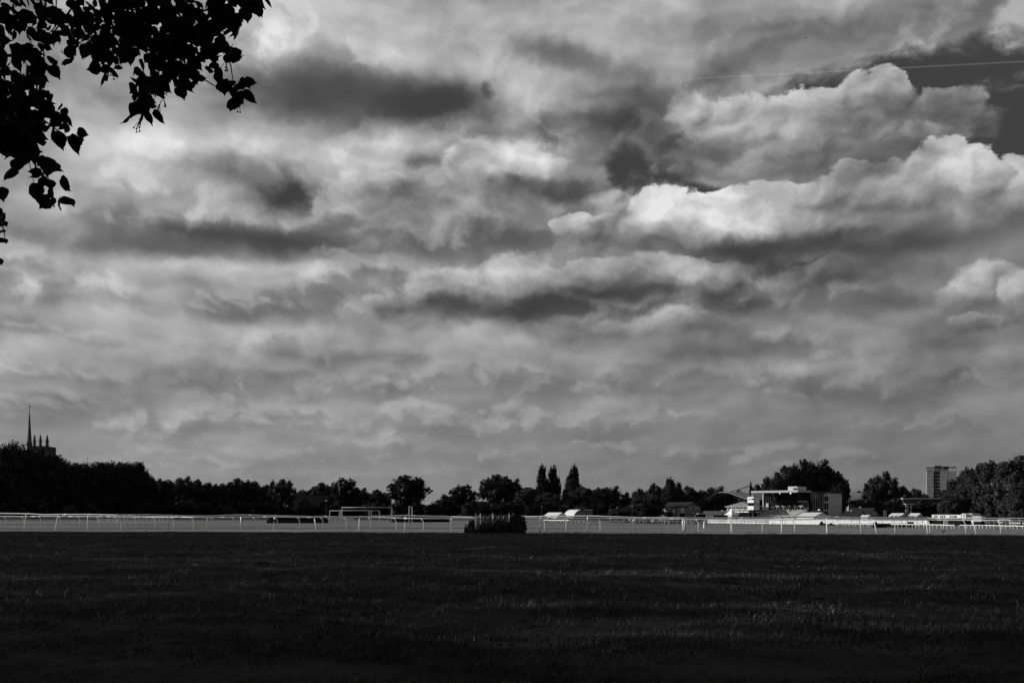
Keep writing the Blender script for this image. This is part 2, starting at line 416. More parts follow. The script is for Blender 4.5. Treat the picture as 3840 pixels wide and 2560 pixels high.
class MB:
    """collects faces in world coordinates; build() links them as ONE mesh object"""
    def __init__(self):
        self.v = []; self.f = []
    def quad(self, a, b, c, d):
        n = len(self.v); self.v += [tuple(a), tuple(b), tuple(c), tuple(d)]; self.f.append((n, n + 1, n + 2, n + 3)); return self
    def tri(self, a, b, c):
        n = len(self.v); self.v += [tuple(a), tuple(b), tuple(c)]; self.f.append((n, n + 1, n + 2)); return self
    def hexa(self, p):
        """8 corners: bottom ring then top ring"""
        n = len(self.v); self.v += [tuple(q) for q in p]
        self.f += [(n, n + 3, n + 2, n + 1), (n + 4, n + 5, n + 6, n + 7)]
        for i in range(4):
            j = (i + 1) % 4
            self.f.append((n + i, n + j, n + 4 + j, n + 4 + i))
        return self
    def box(self, x0, x1, y0, y1, z0, z1):
        return self.hexa([(x0, y0, z0), (x1, y0, z0), (x1, y1, z0), (x0, y1, z0), (x0, y0, z1), (x1, y0, z1), (x1, y1, z1), (x0, y1, z1)])
    def fbox(self, o, u, w, a0, a1, b0, b1, z0, z1):
        """box in a ground frame: origin o, axes u and w"""
        def P(a, b, z): return (o.x + u.x * a + w.x * b, o.y + u.y * a + w.y * b, z)
        return self.hexa([P(a0, b0, z0), P(a1, b0, z0), P(a1, b1, z0), P(a0, b1, z0), P(a0, b0, z1), P(a1, b0, z1), P(a1, b1, z1), P(a0, b1, z1)])
    def tube(self, pts, r, n=8, cap=True):
        pts = [Vector(p) for p in pts]
        rs = r if isinstance(r, (list, tuple)) else [r] * len(pts)
        base = len(self.v)
        up = Vector((0, 0, 1))
        for i, p in enumerate(pts):
            t = (pts[min(i + 1, len(pts) - 1)] - pts[max(i - 1, 0)])
            t = t.normalized() if t.length > 1e-9 else Vector((0, 0, 1))
            a = t.cross(up)
            if a.length < 0.05: a = t.cross(Vector((1, 0, 0)))
            a.normalize(); b = a.cross(t)
            for k in range(n):
                w = 2 * math.pi * k / n
                self.v.append(tuple(p + (a * math.cos(w) + b * math.sin(w)) * rs[i]))
        for i in range(len(pts) - 1):
            for k in range(n):
                k2 = (k + 1) % n
                self.f.append((base + i * n + k, base + i * n + k2, base + (i + 1) * n + k2, base + (i + 1) * n + k))
        if cap:
            self.f.append(tuple(base + k for k in range(n)))
            self.f.append(tuple(base + (len(pts) - 1) * n + k for k in reversed(range(n))))
        return self
    def lathe(self, c, prof, n=10):
        """profile [(radius, z)] turned about the vertical through c"""
        base = len(self.v)
        for r, z in prof:
            for k in range(n):
                w = 2 * math.pi * k / n
                self.v.append((c[0] + r * math.cos(w), c[1] + r * math.sin(w), c[2] + z))
        for i in range(len(prof) - 1):
            for k in range(n):
                k2 = (k + 1) % n
                self.f.append((base + i * n + k, base + i * n + k2, base + (i + 1) * n + k2, base + (i + 1) * n + k))
        self.f.append(tuple(base + k for k in reversed(range(n))))
        self.f.append(tuple(base + (len(prof) - 1) * n + k for k in range(n)))
        return self
    def ball(self, c, r, n=8, m=6, sz=1.0):
        return self.lathe(c, [(max(r * math.sin(math.pi * i / m), 1e-3 * r), -r * sz * math.cos(math.pi * i / m)) for i in range(m + 1)], n)
    def prism(self, poly, d):
        """closed outline (3-D points, planar) pushed along vector d"""
        d = Vector(d); n = len(self.v); k = len(poly)
        self.v += [tuple(p) for p in poly] + [tuple(Vector(p) + d) for p in poly]
        self.f.append(tuple(range(n, n + k))); self.f.append(tuple(reversed(range(n + k, n + 2 * k))))
        for i in range(k):
            j = (i + 1) % k
            self.f.append((n + i, n + j, n + k + j, n + k + i))
        return self
    def build(self, name, m, parent=None, smooth=False):
        off = root_loc(parent) if parent is not None else Vector((0, 0, 0))
        me = bpy.data.meshes.new(name)
        me.from_pydata([(v[0] - off.x, v[1] - off.y, v[2] - off.z) for v in self.v], [], self.f)
        bm = bmesh.new(); bm.from_mesh(me)
        bmesh.ops.recalc_face_normals(bm, faces=bm.faces)
        bm.to_mesh(me); bm.free()
        if smooth:
            me.polygons.foreach_set('use_smooth', [True] * len(me.polygons))
        me.materials.append(m)
        return link(bpy.data.objects.new(name, me), parent)

def mesh_np(name, verts, quads, m):
    me = bpy.data.meshes.new(name)
    nv, nf = len(verts), len(quads)
    me.vertices.add(nv); me.vertices.foreach_set('co', np.asarray(verts, np.float32).ravel())
    me.loops.add(nf * 4); me.loops.foreach_set('vertex_index', np.asarray(quads, np.int32).ravel())
    me.polygons.add(nf)
    me.polygons.foreach_set('loop_start', np.arange(0, nf * 4, 4, dtype=np.int32))
    me.polygons.foreach_set('loop_total', np.full(nf, 4, np.int32))
    me.update(calc_edges=True)
    me.materials.append(m)
    return me

# ------------------------------------------------------------------ materials (a black-and-white world: neutral greys)
def mat(name, g, var=0.25, scale=3.0, rough=0.7, bump=0.0, bscale=20.0, spec=0.3, stretch=(1, 1, 1), metal=0.0):
    m = bpy.data.materials.new(name); m.use_nodes = True
    nt = m.node_tree; N, L = nt.nodes, nt.links
    b = N['Principled BSDF']
    b.inputs['Roughness'].default_value = rough
    b.inputs['Specular IOR Level'].default_value = spec
    b.inputs['Metallic'].default_value = metal
    tc = N.new('ShaderNodeTexCoord')
    mp = N.new('ShaderNodeMapping'); mp.inputs['Scale'].default_value = stretch
    L.new(tc.outputs['Object'], mp.inputs[0])
    no = N.new('ShaderNodeTexNoise'); no.inputs['Scale'].default_value = scale; no.inputs['Detail'].default_value = 4
    L.new(mp.outputs[0], no.inputs['Vector'])
    mr = N.new('ShaderNodeMapRange')
    mr.inputs[1].default_value = 0.3; mr.inputs[2].default_value = 0.7
    mr.inputs[3].default_value = g * (1 - var); mr.inputs[4].default_value = min(0.9, g * (1 + var))
    L.new(no.outputs[0], mr.inputs[0])
    cb = N.new('ShaderNodeCombineColor')
    for i in range(3): L.new(mr.outputs[0], cb.inputs[i])
    L.new(cb.outputs[0], b.inputs['Base Color'])
    if bump:
        n2 = N.new('ShaderNodeTexNoise'); n2.inputs['Scale'].default_value = bscale; n2.inputs['Detail'].default_value = 3
        L.new(mp.outputs[0], n2.inputs['Vector'])
        bu = N.new('ShaderNodeBump'); bu.inputs['Strength'].default_value = bump; bu.inputs['Distance'].default_value = 0.05
        L.new(n2.outputs[0], bu.inputs['Height']); L.new(bu.outputs[0], b.inputs['Normal'])
    return m

M = {}
M['white'] = mat('white_plastic', 0.74, 0.10, 2.0, 0.45, spec=0.4)
M['whitepaint'] = mat('white_paint', 0.78, 0.08, 1.5, 0.55)
M['canvas'] = mat('white_canvas', 0.72, 0.08, 0.6, 0.7, spec=0.2)
M['steel'] = mat('galvanised_steel', 0.38, 0.2, 8.0, 0.45, spec=0.5)
M['steeldark'] = mat('dark_steel', 0.04, 0.3, 8.0, 0.6, spec=0.12)
M['brick'] = mat('brick', 0.13, 0.25, 2.0, 0.85, 0.3, 30)
M['slate'] = mat('slate', 0.012, 0.3, 2.0, 0.7, 0.3, 10)
M['concrete'] = mat('concrete', 0.21, 0.18, 0.6, 0.85, stretch=(1, 1, 0.35))
M['cladding'] = mat('grey_cladding', 0.46, 0.08, 0.4, 0.6)
M['fascia'] = mat('grey_fascia', 0.36, 0.08, 0.5, 0.7)
M['goalpaint'] = mat('worn_white_paint', 0.42, 0.2, 3.0, 0.7)
M['glass'] = mat('dark_glass', 0.015, 0.3, 0.5, 0.08, spec=0.35)
M['black'] = mat('black_paint', 0.010, 0.4, 4.0, 0.8, spec=0.06)
M['stone'] = mat('weathered_stone', 0.05, 0.35, 0.5, 0.9, 0.3, 2)
M['brush'] = mat('black_brushwood', 0.010, 0.5, 10.0, 0.9, 0.8, 30, spec=0.05)
M['timber'] = mat('grey_timber', 0.26, 0.25, 3.0, 0.8)
M['bark'] = mat('bark', 0.045, 0.4, 6.0, 0.9, 0.6, 12, spec=0.1)
M['leaf'] = mat('tree_foliage', 0.026, 0.35, 0.16, 0.7, spec=0.08)
M['leafdark'] = mat('dark_tree_foliage', 0.018, 0.35, 0.16, 0.7, spec=0.06)
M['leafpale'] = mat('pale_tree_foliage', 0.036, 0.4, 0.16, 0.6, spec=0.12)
M['limeleaf'] = mat('lime_leaf', 0.016, 0.3, 12.0, 0.6, spec=0.06)
M['weed'] = mat('weed_foliage', 0.022, 0.5, 2.0, 0.6, spec=0.15)
M['blade'] = mat('grass_blade', 0.056, 0.65, 0.5, 0.6, spec=0.15)
M['straw'] = mat('dry_grass_stalk', 0.30, 0.3, 2.0, 0.6, spec=0.2)  # pale stalks, also standing in for glints of light in the grass
M['feather'] = mat('dark_feathers', 0.02, 0.3, 10, 0.7)
M['greycanvas'] = mat('grey_canvas', 0.15, 0.1, 0.6, 0.7)
M['roofmetal'] = mat('grey_roof_sheet', 0.25, 0.12, 0.4, 0.5, spec=0.4)
M['rubber'] = mat('tyre_rubber', 0.02, 0.3, 10, 0.8)
M['carpaint'] = mat('silver_car_paint', 0.45, 0.05, 1.0, 0.3, spec=0.5)
M['carpaintdark'] = mat('dark_car_paint', 0.04, 0.1, 1.0, 0.3, spec=0.5)

def emit_mat(name, s):
    m = bpy.data.materials.new(name); m.use_nodes = True
    b = m.node_tree.nodes['Principled BSDF']
    b.inputs['Base Color'].default_value = (0.8, 0.8, 0.8, 1)
    b.inputs['Emission Color'].default_value = (1, 1, 1, 1); b.inputs['Emission Strength'].default_value = s
    return m
M['lit'] = emit_mat('lit_lamp', 6.0)

def ground_material():
    m = bpy.data.materials.new('grass_sward'); m.use_nodes = True
    nt = m.node_tree; N, L = nt.nodes, nt.links
    b = N['Principled BSDF']; b.inputs['Roughness'].default_value = 0.9; b.inputs['Specular IOR Level'].default_value = 0.08
    tc = N.new('ShaderNodeTexCoord'); P = tc.outputs['Object']
    sp = N.new('ShaderNodeSeparateXYZ'); L.new(P, sp.inputs[0])
    def nz(scale, det, stretch=(1, 1, 1), rough=0.55):
        mp = N.new('ShaderNodeMapping'); mp.inputs['Scale'].default_value = stretch; L.new(P, mp.inputs[0])
        n = N.new('ShaderNodeTexNoise'); n.inputs['Scale'].default_value = scale; n.inputs['Detail'].default_value = det
        n.inputs['Roughness'].default_value = rough
        L.new(mp.outputs[0], n.inputs['Vector']); return n.outputs[0]
    def mth(op, a, bb=None, c=None):
        n = N.new('ShaderNodeMath'); n.operation = op
        for i, v in enumerate((a, bb, c)):
            if v is None: continue
            if isinstance(v, bpy.types.NodeSocket): L.new(v, n.inputs[i])
            else: n.inputs[i].default_value = v
        return n.outputs[0]
    def mr(x, a, bb, c, d, s='SMOOTHSTEP'):
        n = N.new('ShaderNodeMapRange'); n.interpolation_type = s
        for i, v in enumerate((x, a, bb, c, d)):
            if isinstance(v, bpy.types.NodeSocket): L.new(v, n.inputs[i])
            else: n.inputs[i].default_value = v
        return n.outputs[0]
    def mix(f, a, bb):
        n = N.new('ShaderNodeMix'); n.data_type = 'FLOAT'
        for i, v in ((0, f), (2, a), (3, bb)):
            if isinstance(v, bpy.types.NodeSocket): L.new(v, n.inputs[i])
            else: n.inputs[i].default_value = v
        return n.outputs[0]
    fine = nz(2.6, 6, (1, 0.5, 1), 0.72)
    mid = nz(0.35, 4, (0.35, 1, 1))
    bands = nz(0.085, 3, (0.12, 1, 1))  # mowing streaks, also standing in for shadows of the uneven turf
    # uncut pasture before the rails, mown turf beyond; shade also darkens the pasture colour
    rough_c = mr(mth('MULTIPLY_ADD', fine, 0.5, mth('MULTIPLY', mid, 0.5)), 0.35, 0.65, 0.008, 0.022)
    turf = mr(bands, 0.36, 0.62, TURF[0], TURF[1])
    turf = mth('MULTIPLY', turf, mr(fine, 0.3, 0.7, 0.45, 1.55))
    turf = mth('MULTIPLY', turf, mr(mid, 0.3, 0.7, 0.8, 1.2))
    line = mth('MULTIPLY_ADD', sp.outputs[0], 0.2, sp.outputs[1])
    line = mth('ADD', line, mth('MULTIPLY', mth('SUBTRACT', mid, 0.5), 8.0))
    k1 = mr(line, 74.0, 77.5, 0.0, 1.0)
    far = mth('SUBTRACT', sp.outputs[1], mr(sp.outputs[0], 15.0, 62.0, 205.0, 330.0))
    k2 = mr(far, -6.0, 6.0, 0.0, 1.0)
    g = mix(k2, mix(k1, rough_c, turf), 0.022)  # flat dark tone past the course stands in for tree shade
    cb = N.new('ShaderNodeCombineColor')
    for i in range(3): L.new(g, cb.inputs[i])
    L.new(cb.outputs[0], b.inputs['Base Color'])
    bu = N.new('ShaderNodeBump'); bu.inputs['Strength'].default_value = 0.9; bu.inputs['Distance'].default_value = 0.10
    hgt = mth('ADD', nz(7.0, 4, (1, 1, 1), 0.7), mth('MULTIPLY', nz(0.6, 2), 1.2))
    L.new(hgt, bu.inputs['Height']); L.new(bu.outputs[0], b.inputs['Normal'])
    return m
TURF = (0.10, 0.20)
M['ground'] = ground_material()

# ------------------------------------------------------------------ the ground: one sheet out to the horizon
def build_ground():
    xs = [-4000, -2000, -1000, -600, -400, -300, -220, -160, -120, -90, -70, -58]
    xs += list(np.arange(-50, 50.01, 0.7)) + list(np.arange(54, 130, 5.0)) + [150, 200, 300, 420, 600, 1000, 2000, 4000]
    ys = [-2000, -600, -200, -80, -30, -10, 0] + list(np.arange(4, 80.01, 0.6)) + list(np.arange(84, 240, 5.0)) + [260, 300, 360, 450, 600, 900, 1500, 3000, 6000]
    v = [(x, y, ground_z(x, y)) for y in ys for x in xs]
    nx = len(xs)
    f = [(j * nx + i, j * nx + i + 1, (j + 1) * nx + i + 1, (j + 1) * nx + i) for j in range(len(ys) - 1) for i in range(nx - 1)]
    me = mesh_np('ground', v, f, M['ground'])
    me.polygons.foreach_set('use_smooth', [True] * len(me.polygons))
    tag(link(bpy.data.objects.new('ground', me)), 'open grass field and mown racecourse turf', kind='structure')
build_ground()

# ------------------------------------------------------------------ long grass of the pasture (uncountable: one object)
def tuft_mesh(name, rng, n, spread, hmin, hmax, wid, m):
    V, Q = [], []
    for _ in range(n):
        a = rng.uniform(0, 6.283); r = spread * math.sqrt(rng.random())
        x, y = r * math.cos(a), r * math.sin(a)
        h = rng.uniform(hmin, hmax); w = wid * rng.uniform(0.7, 1.3)
        d = rng.gauss(0.5, 1.3); lean = rng.uniform(0.15, 0.75) * h
        px, py = -math.sin(d) * w, math.cos(d) * w
        base = len(V)
        for t, k in ((0, 1.0), (0.45, 0.85), (0.8, 0.5), (1.0, 0.08)):
            ox, oy, z = math.cos(d) * lean * t * t, math.sin(d) * lean * t * t, h * (t - 0.18 * t * t * t)
            V += [(x + ox - px * k, y + oy - py * k, z), (x + ox + px * k, y + oy + py * k, z)]
        for i in range(3):
            Q.append((base + 2 * i, base + 2 * i + 1, base + 2 * i + 3, base + 2 * i + 2))
    return mesh_np(name, V, Q, m)

def scatter_object(name, pts, scl, protos, kind_label):
    me = bpy.data.meshes.new(name)
    me.vertices.add(len(pts)); me.vertices.foreach_set('co', np.asarray(pts, np.float32).ravel())
    at_ = me.attributes.new('scl', 'FLOAT', 'POINT'); at_.data.foreach_set('value', np.asarray(scl, np.float32))
    me.update()
    col = bpy.data.collections.new(name + '_kinds')
    for p in protos:
        col.objects.link(bpy.data.objects.new(name + '_blades', p))
    ng = bpy.data.node_groups.new(name, 'GeometryNodeTree')
    ng.interface.new_socket('Geometry', in_out='INPUT', socket_type='NodeSocketGeometry')
    ng.interface.new_socket('Geometry', in_out='OUTPUT', socket_type='NodeSocketGeometry')
    N, L = ng.nodes, ng.links
    gi = N.new('NodeGroupInput'); go = N.new('NodeGroupOutput')
    ci = N.new('GeometryNodeCollectionInfo'); ci.inputs[0].default_value = col
    ci.inputs['Separate Children'].default_value = True; ci.inputs['Reset Children'].default_value = True
    ip = N.new('GeometryNodeInstanceOnPoints'); ip.inputs['Pick Instance'].default_value = True
    rv = N.new('FunctionNodeRandomValue'); rv.data_type = 'FLOAT_VECTOR'
    rv.inputs[0].default_value = (-0.12, -0.12, 0.0); rv.inputs[1].default_value = (0.12, 0.12, 6.283)
    na = N.new('GeometryNodeInputNamedAttribute'); na.data_type = 'FLOAT'; na.inputs[0].default_value = 'scl'
    L.new(gi.outputs[0], ip.inputs['Points']); L.new(ci.outputs[0], ip.inputs['Instance'])
    L.new(rv.outputs[0], ip.inputs['Rotation']); L.new(na.outputs[0], ip.inputs['Scale'])
    L.new(ip.outputs[0], go.inputs[0])
    o = link(bpy.data.objects.new(name, me))
    md = o.modifiers.new('scatter', 'NODES'); md.node_group = ng
    return tag(o, kind_label, 'grass', kind='stuff')

def build_grass():
    rng = random.Random(5)
    protos = [tuft_mesh('grass_tuft', rng, 26, 0.20, 0.025, 0.075, 0.0030, M['blade']) for _ in range(5)]
    protos += [tuft_mesh('tall_grass_tuft', rng, 26, 0.16, 0.05, 0.11, 0.0030, M['blade']) for _ in range(2)]
    nr = np.random.default_rng(3)
    pts, scl = [], []
    for y0, y1, dens, s in ((5, 13, 80, 0.85), (13, 20, 70, 0.9), (20, 32, 40, 1.0), (32, 48, 22, 1.15), (48, 64, 12, 1.3), (64, 79, 8, 1.3)):
        w = 0.56 * y1 + 3
        n = int(2 * w * (y1 - y0) * dens)
        X = nr.uniform(-w, w, n); Y = nr.uniform(y0, y1, n)
        for x, y in zip(X, Y):
            if abs(x) > 0.56 * y + 2.5 or y + 0.2 * x > 75.4 + nr.normal() * 1.3: continue
            patch = math.sin(0.5 * x + 1.7 * math.sin(0.31 * y)) * math.sin(0.95 * y + 1.3 * math.sin(0.4 * x)) + 0.5 * math.sin(1.6 * x + y) * math.sin(2.3 * y)
            if patch < -0.55 and nr.random() < 0.45: continue
            pts.append((x, y, ground_z(x, y) - 0.01))
            scl.append(s * (1.0 + 0.45 * patch) * nr.uniform(0.7, 1.25) * (1.0 if y + 0.2 * x > 71 else 1.0))
    scatter_object('pasture_grass', pts, scl, protos, 'uncut grass of the shaded foreground pasture')
    stalk = [tuft_mesh('dry_stalk', rng, 4, 0.10, 0.04, 0.10, 0.0030, M['straw']) for _ in range(4)]
    pts, scl = [], []
    for y0, y1, n in ((14, 24, 3600), (24, 40, 3400), (40, 74, 2200)):
        for _ in range(n):
            y = nr.uniform(y0, y1); x = nr.uniform(-1, 1) * (0.55 * y + 1)
            if y + 0.2 * x > 75 or nr.random() > 0.35 + 0.5 * math.sin(1.9 * x + 1.3 * math.sin(0.7 * y)) * math.sin(0.55 * y + 1.1 * math.sin(0.9 * x)): continue
            pts.append((x, y, ground_z(x, y))); scl.append(nr.uniform(0.6, 1.1) * (1 + y / 60))
    scatter_object('dry_grass_stalks', pts, scl, stalk, 'pale dry stalks doubling as glints among the foreground grass')
build_grass()

# ------------------------------------------------------------------ trees
def crown_arrays(lobes, clumps, leaves, leaf, seed, spread=0.16, core=0.74, up=0.0):
    """leaf clumps spread over the shells of the lobes (unit tree: 1 wide, 1 high)"""
    rs = np.random.default_rng(seed)
    lob = np.array(lobes, float)
    area = lob[:, 3] * lob[:, 4] + lob[:, 3] * lob[:, 5] + lob[:, 4] * lob[:, 5]
    pick = rs.choice(len(lob), clumps, p=area / area.sum())
    d = rs.normal(size=(clumps, 3)); d /= np.linalg.norm(d, axis=1)[:, None]
    L = lob[pick]
    rad = rs.uniform(0.80, 1.06, clumps)[:, None]
    cc = L[:, :3] + d * L[:, 3:6] * rad
    # drop clumps buried deep inside another lobe
    inside = np.zeros(clumps, bool)
    for q in lob:
        inside |= (np.linalg.norm((cc - q[:3]) / q[3:6], axis=1) < 0.70)
    cc, d, L = cc[~inside], d[~inside], L[~inside]
    n = len(cc) * leaves
    k = np.repeat(np.arange(len(cc)), leaves)
    mean = (L[:, 3] + L[:, 5])[k][:, None] * 0.5
    c = cc[k] + np.clip(rs.normal(size=(n, 3)), -1.5, 1.5) * mean * spread * rs.uniform(0.5, 1.2, n)[:, None]
    c[:, 2] += up * np.abs(rs.normal(size=n)) * mean[:, 0]
    nrm = d[k] * 0.7 + rs.normal(size=(n, 3)) * 0.75
    nrm /= np.linalg.norm(nrm, axis=1)[:, None]
    t = np.cross(nrm, rs.normal(size=(n, 3))); t /= np.linalg.norm(t, axis=1)[:, None]
    b = np.cross(nrm, t)
    s = (leaf * rs.uniform(0.6, 1.35, n))[:, None]
    V = np.stack([c - t * s, c + b * s * 0.62, c + t * s, c - b * s * 0.62], 1).reshape(-1, 3)
    V[:, 2] = np.maximum(V[:, 2], 0.012)
    Q = np.arange(4 * n).reshape(-1, 4)
    if core:
        vs, qs = [V], [Q]; off = len(V)
        A, B = 9, 6
        for q in lob:
            g = []
            for i in range(B + 1):
                for j in range(A):
                    th, ph = math.pi * i / B, 2 * math.pi * j / A
                    wob = (1 + 0.10 * math.sin(3 * ph + i + q[0] * 20)) * rs.uniform(0.72, 1.12)
                    g.append((q[0] + q[3] * core * wob * math.sin(th) * math.cos(ph), q[1] + q[4] * core * wob * math.sin(th) * math.sin(ph), max(0.012, q[2] + q[5] * core * math.cos(th))))
            vs.append(np.array(g))
            qs.append(np.array([(off + i * A + j, off + i * A + (j + 1) % A, off + (i + 1) * A + (j + 1) % A, off + (i + 1) * A + j) for i in range(B) for j in range(A)]))
            off += len(g)
        V, Q = np.concatenate(vs), np.concatenate(qs)
    return V, Q

def ball_lobes(rng, n, cz, rh, rv, size, flat=1.0, low=-1.0):
    out = [(0, 0, cz, rh * 0.66, rh * 0.66, rv * 0.72)]
    for i in range(n):
        a = i * 2.399 + rng.uniform(-.3, .3)
        u = max(low, 1 - 2 * (i + 0.5) / n)
        r = math.sqrt(max(0, 1 - u * u))
        s = size * rng.uniform(0.75, 1.2)
        out.append((rh * (1 - s) * r * math.cos(a), rh * (1 - s) * r * math.sin(a), cz + rv * (1 - s * 0.8) * u * flat, rh * s, rh * s, rv * s * 0.85))
    return out

TREE_KINDS = {}
def crown_kind(key, lobes, clumps, leaves, leaf, m, seeds, trunk_h, spread=0.16, core=0.74, up=0.0):
    """two or three crowns of a kind, plus the trunk that goes with them"""
    out = []
    for sd in seeds:
        V, Q = crown_arrays(lobes(random.Random(sd)), clumps, leaves, leaf, sd, spread, core, up)
        me = mesh_np('crown', V, Q, M[m])
        mb = MB()
        rng = random.Random(sd + 1)
        mb.tube([(0, 0, -0.01), (0.006, 0, trunk_h * 0.5), (-0.004, 0.005, trunk_h), (0.004, 0, trunk_h + 0.3)], [0.036, 0.027, 0.022, 0.010], 7)
        for k in range(5):
            a = k * 1.257 + rng.uniform(-.4, .4)
            z = trunk_h * rng.uniform(0.7, 1.2)
            mb.tube([(0, 0, z), (0.14 * math.cos(a), 0.14 * math.sin(a), z + 0.13), (0.27 * math.cos(a), 0.27 * math.sin(a), z + 0.30)], [0.014, 0.010, 0.004], 5)
        tm = bpy.data.meshes.new('trunk'); tm.from_pydata(mb.v, [], mb.f); tm.materials.append(M['bark'])
        out.append((me, tm))
    TREE_KINDS[key] = out

crown_kind('round', lambda r: ball_lobes(r, 14, 0.56, 0.46, 0.43, 0.34), 775, 25, 0.0177, 'leaf', (11, 12, 13), 0.22)
crown_kind('oak', lambda r: ball_lobes(r, 15, 0.58, 0.48, 0.41, 0.28), 650, 27, 0.0150, 'leafdark', (21, 22), 0.24, core=0.52, spread=0.17)
crown_kind('loose', lambda r: ball_lobes(r, 16, 0.58, 0.45, 0.41, 0.25), 525, 25, 0.0156, 'leaf', (31, 32, 33), 0.20, spread=0.17, core=0.72, up=0.05)
crown_kind('dome', lambda r: [(0, 0, 0.42, 0.43, 0.43, 0.42), (0, 0, 0.66, 0.38, 0.38, 0.31)] + ball_lobes(r, 15, 0.52, 0.49, 0.48, 0.30), 1225, 23, 0.0143, 'leafdark', (41, 42, 43), 0.14, spread=0.10, core=0.84)
def poplar_lobes(r):
    out = []
    for i in range(9):
        t = i / 8
        w = 0.46 * min(1.0, 0.75 + t) * (1.0 if t < 0.45 else 1.0 - 1.15 * (t - 0.45))
        out.append((r.uniform(-.10, .10) - 0.12 * (t - .5), r.uniform(-.1, .1), 0.10 + 0.80 * t, w, w, 0.10))
        if t > .3: out.append((r.uniform(-.25, .25), r.uniform(-.1, .1), 0.14 + 0.78 * t, w * .5, w * .5, 0.09))
    return out
crown_kind('flecked', lambda r: ball_lobes(r, 16, 0.52, 0.48, 0.47, 0.27), 330, 22, 0.0160, 'leafdark', (35, 36), 0.16, spread=0.22, core=0.30)  # gappy crown for the added limes, lets flecks of sun through
crown_kind('poplar', poplar_lobes, 650, 22, 0.0272, 'leafdark', (51, 52), 0.10, spread=0.17, up=0.15)
crown_kind('pointed', lambda r: [(0, 0, 0.30, 0.46, 0.46, 0.26), (0.05, 0, 0.48, 0.38, 0.38, 0.24), (-.04, 0, 0.66, 0.27, 0.27, 0.20), (0.02, 0, 0.84, 0.15, 0.15, 0.15), (-.2, .1, .42, .2, .2, .16), (.22, -.1, .36, .2, .2, .16)], 650, 23, 0.0177, 'leafdark', (61,), 0.15)
crown_kind('bush', lambda r: ball_lobes(r, 10, 0.42, 0.47, 0.52, 0.36), 475, 22, 0.0231, 'leafdark', (71, 72), 0.10)
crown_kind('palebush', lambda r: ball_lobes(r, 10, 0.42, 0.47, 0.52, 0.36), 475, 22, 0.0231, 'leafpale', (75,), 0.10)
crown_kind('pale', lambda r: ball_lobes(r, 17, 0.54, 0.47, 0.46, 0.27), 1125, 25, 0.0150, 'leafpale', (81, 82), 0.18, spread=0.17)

TREE_N = [0]
TREE_AT = []                       # (column, label) of the trees placed so far
def tree(px, top, wpx, y, kind, label, group='trees round the edge of the field', name='tree', cat='tree', rot=None):
    x = (px - 1920.0) * y / F_PX
    gz = ground_z(x, y)
    h = (EYE - (top - HZ) * y / F_PX) - gz
    w = wpx * y / F_PX * (1.15 if kind in ('loose', 'round', 'dome') else 1.30 if kind == 'pale' else 1.0)
    i = TREE_N[0]; TREE_N[0] += 1
    if name in ('tree', 'lime_tree'): TREE_AT.append((px, label))
    e = empty(name, (x, y, gz), label, cat, group, (i * 2.1) % 6.28 if rot is None else rot)
    e.scale = (w, w, h)
    kinds = TREE_KINDS[kind]
    cr, tr = kinds[i % len(kinds)]
    link(bpy.data.objects.new('crown', cr), e)
    link(bpy.data.objects.new('trunk', tr), e)
    return e

G_AV, G_LINE, G_RIGHT = 'limes of the avenue on the left', 'trees along the far side of the field', 'trees behind the racecourse buildings'
for a in [
    # avenue on the far left, running away from the camera
    (-90, 1690, 250, 255, 'dome', 'dark lime cut by the left edge below the church spire'),
    (52, 1657, 190, 300, 'dome', 'tallest dark lime, its crown standing directly below the church spire'),
    (126, 1684, 170, 310, 'dome', 'dark lime crown in front of the square church tower'),
    (190, 1700, 150, 325, 'dome', 'dark lime just right of the church tower'),
    (240, 1722, 110, 340, 'dome', 'dark lime sloping down to the notch right of the church tower'),
    (306, 1732, 130, 365, 'dome', 'dark lime immediately left of the thin radio mast'),
    (364, 1729, 140, 380, 'dome', 'dark lime immediately right of the thin radio mast'),
    (420, 1730, 130, 395, 'dome', 'dark lime in the middle of the flat-topped right half of the avenue'),
    (470, 1729, 120, 405, 'dome', 'dark lime second from the right end of the tall avenue'),
    (512, 1728, 100, 415, 'dome', 'last tall dark lime at the right end of the avenue'),
    (552, 1775, 80, 425, 'dome', 'low shoulder tree where the tall avenue drops to the far trees')]:
    tree(*a, group=G_AV, name='lime_tree')
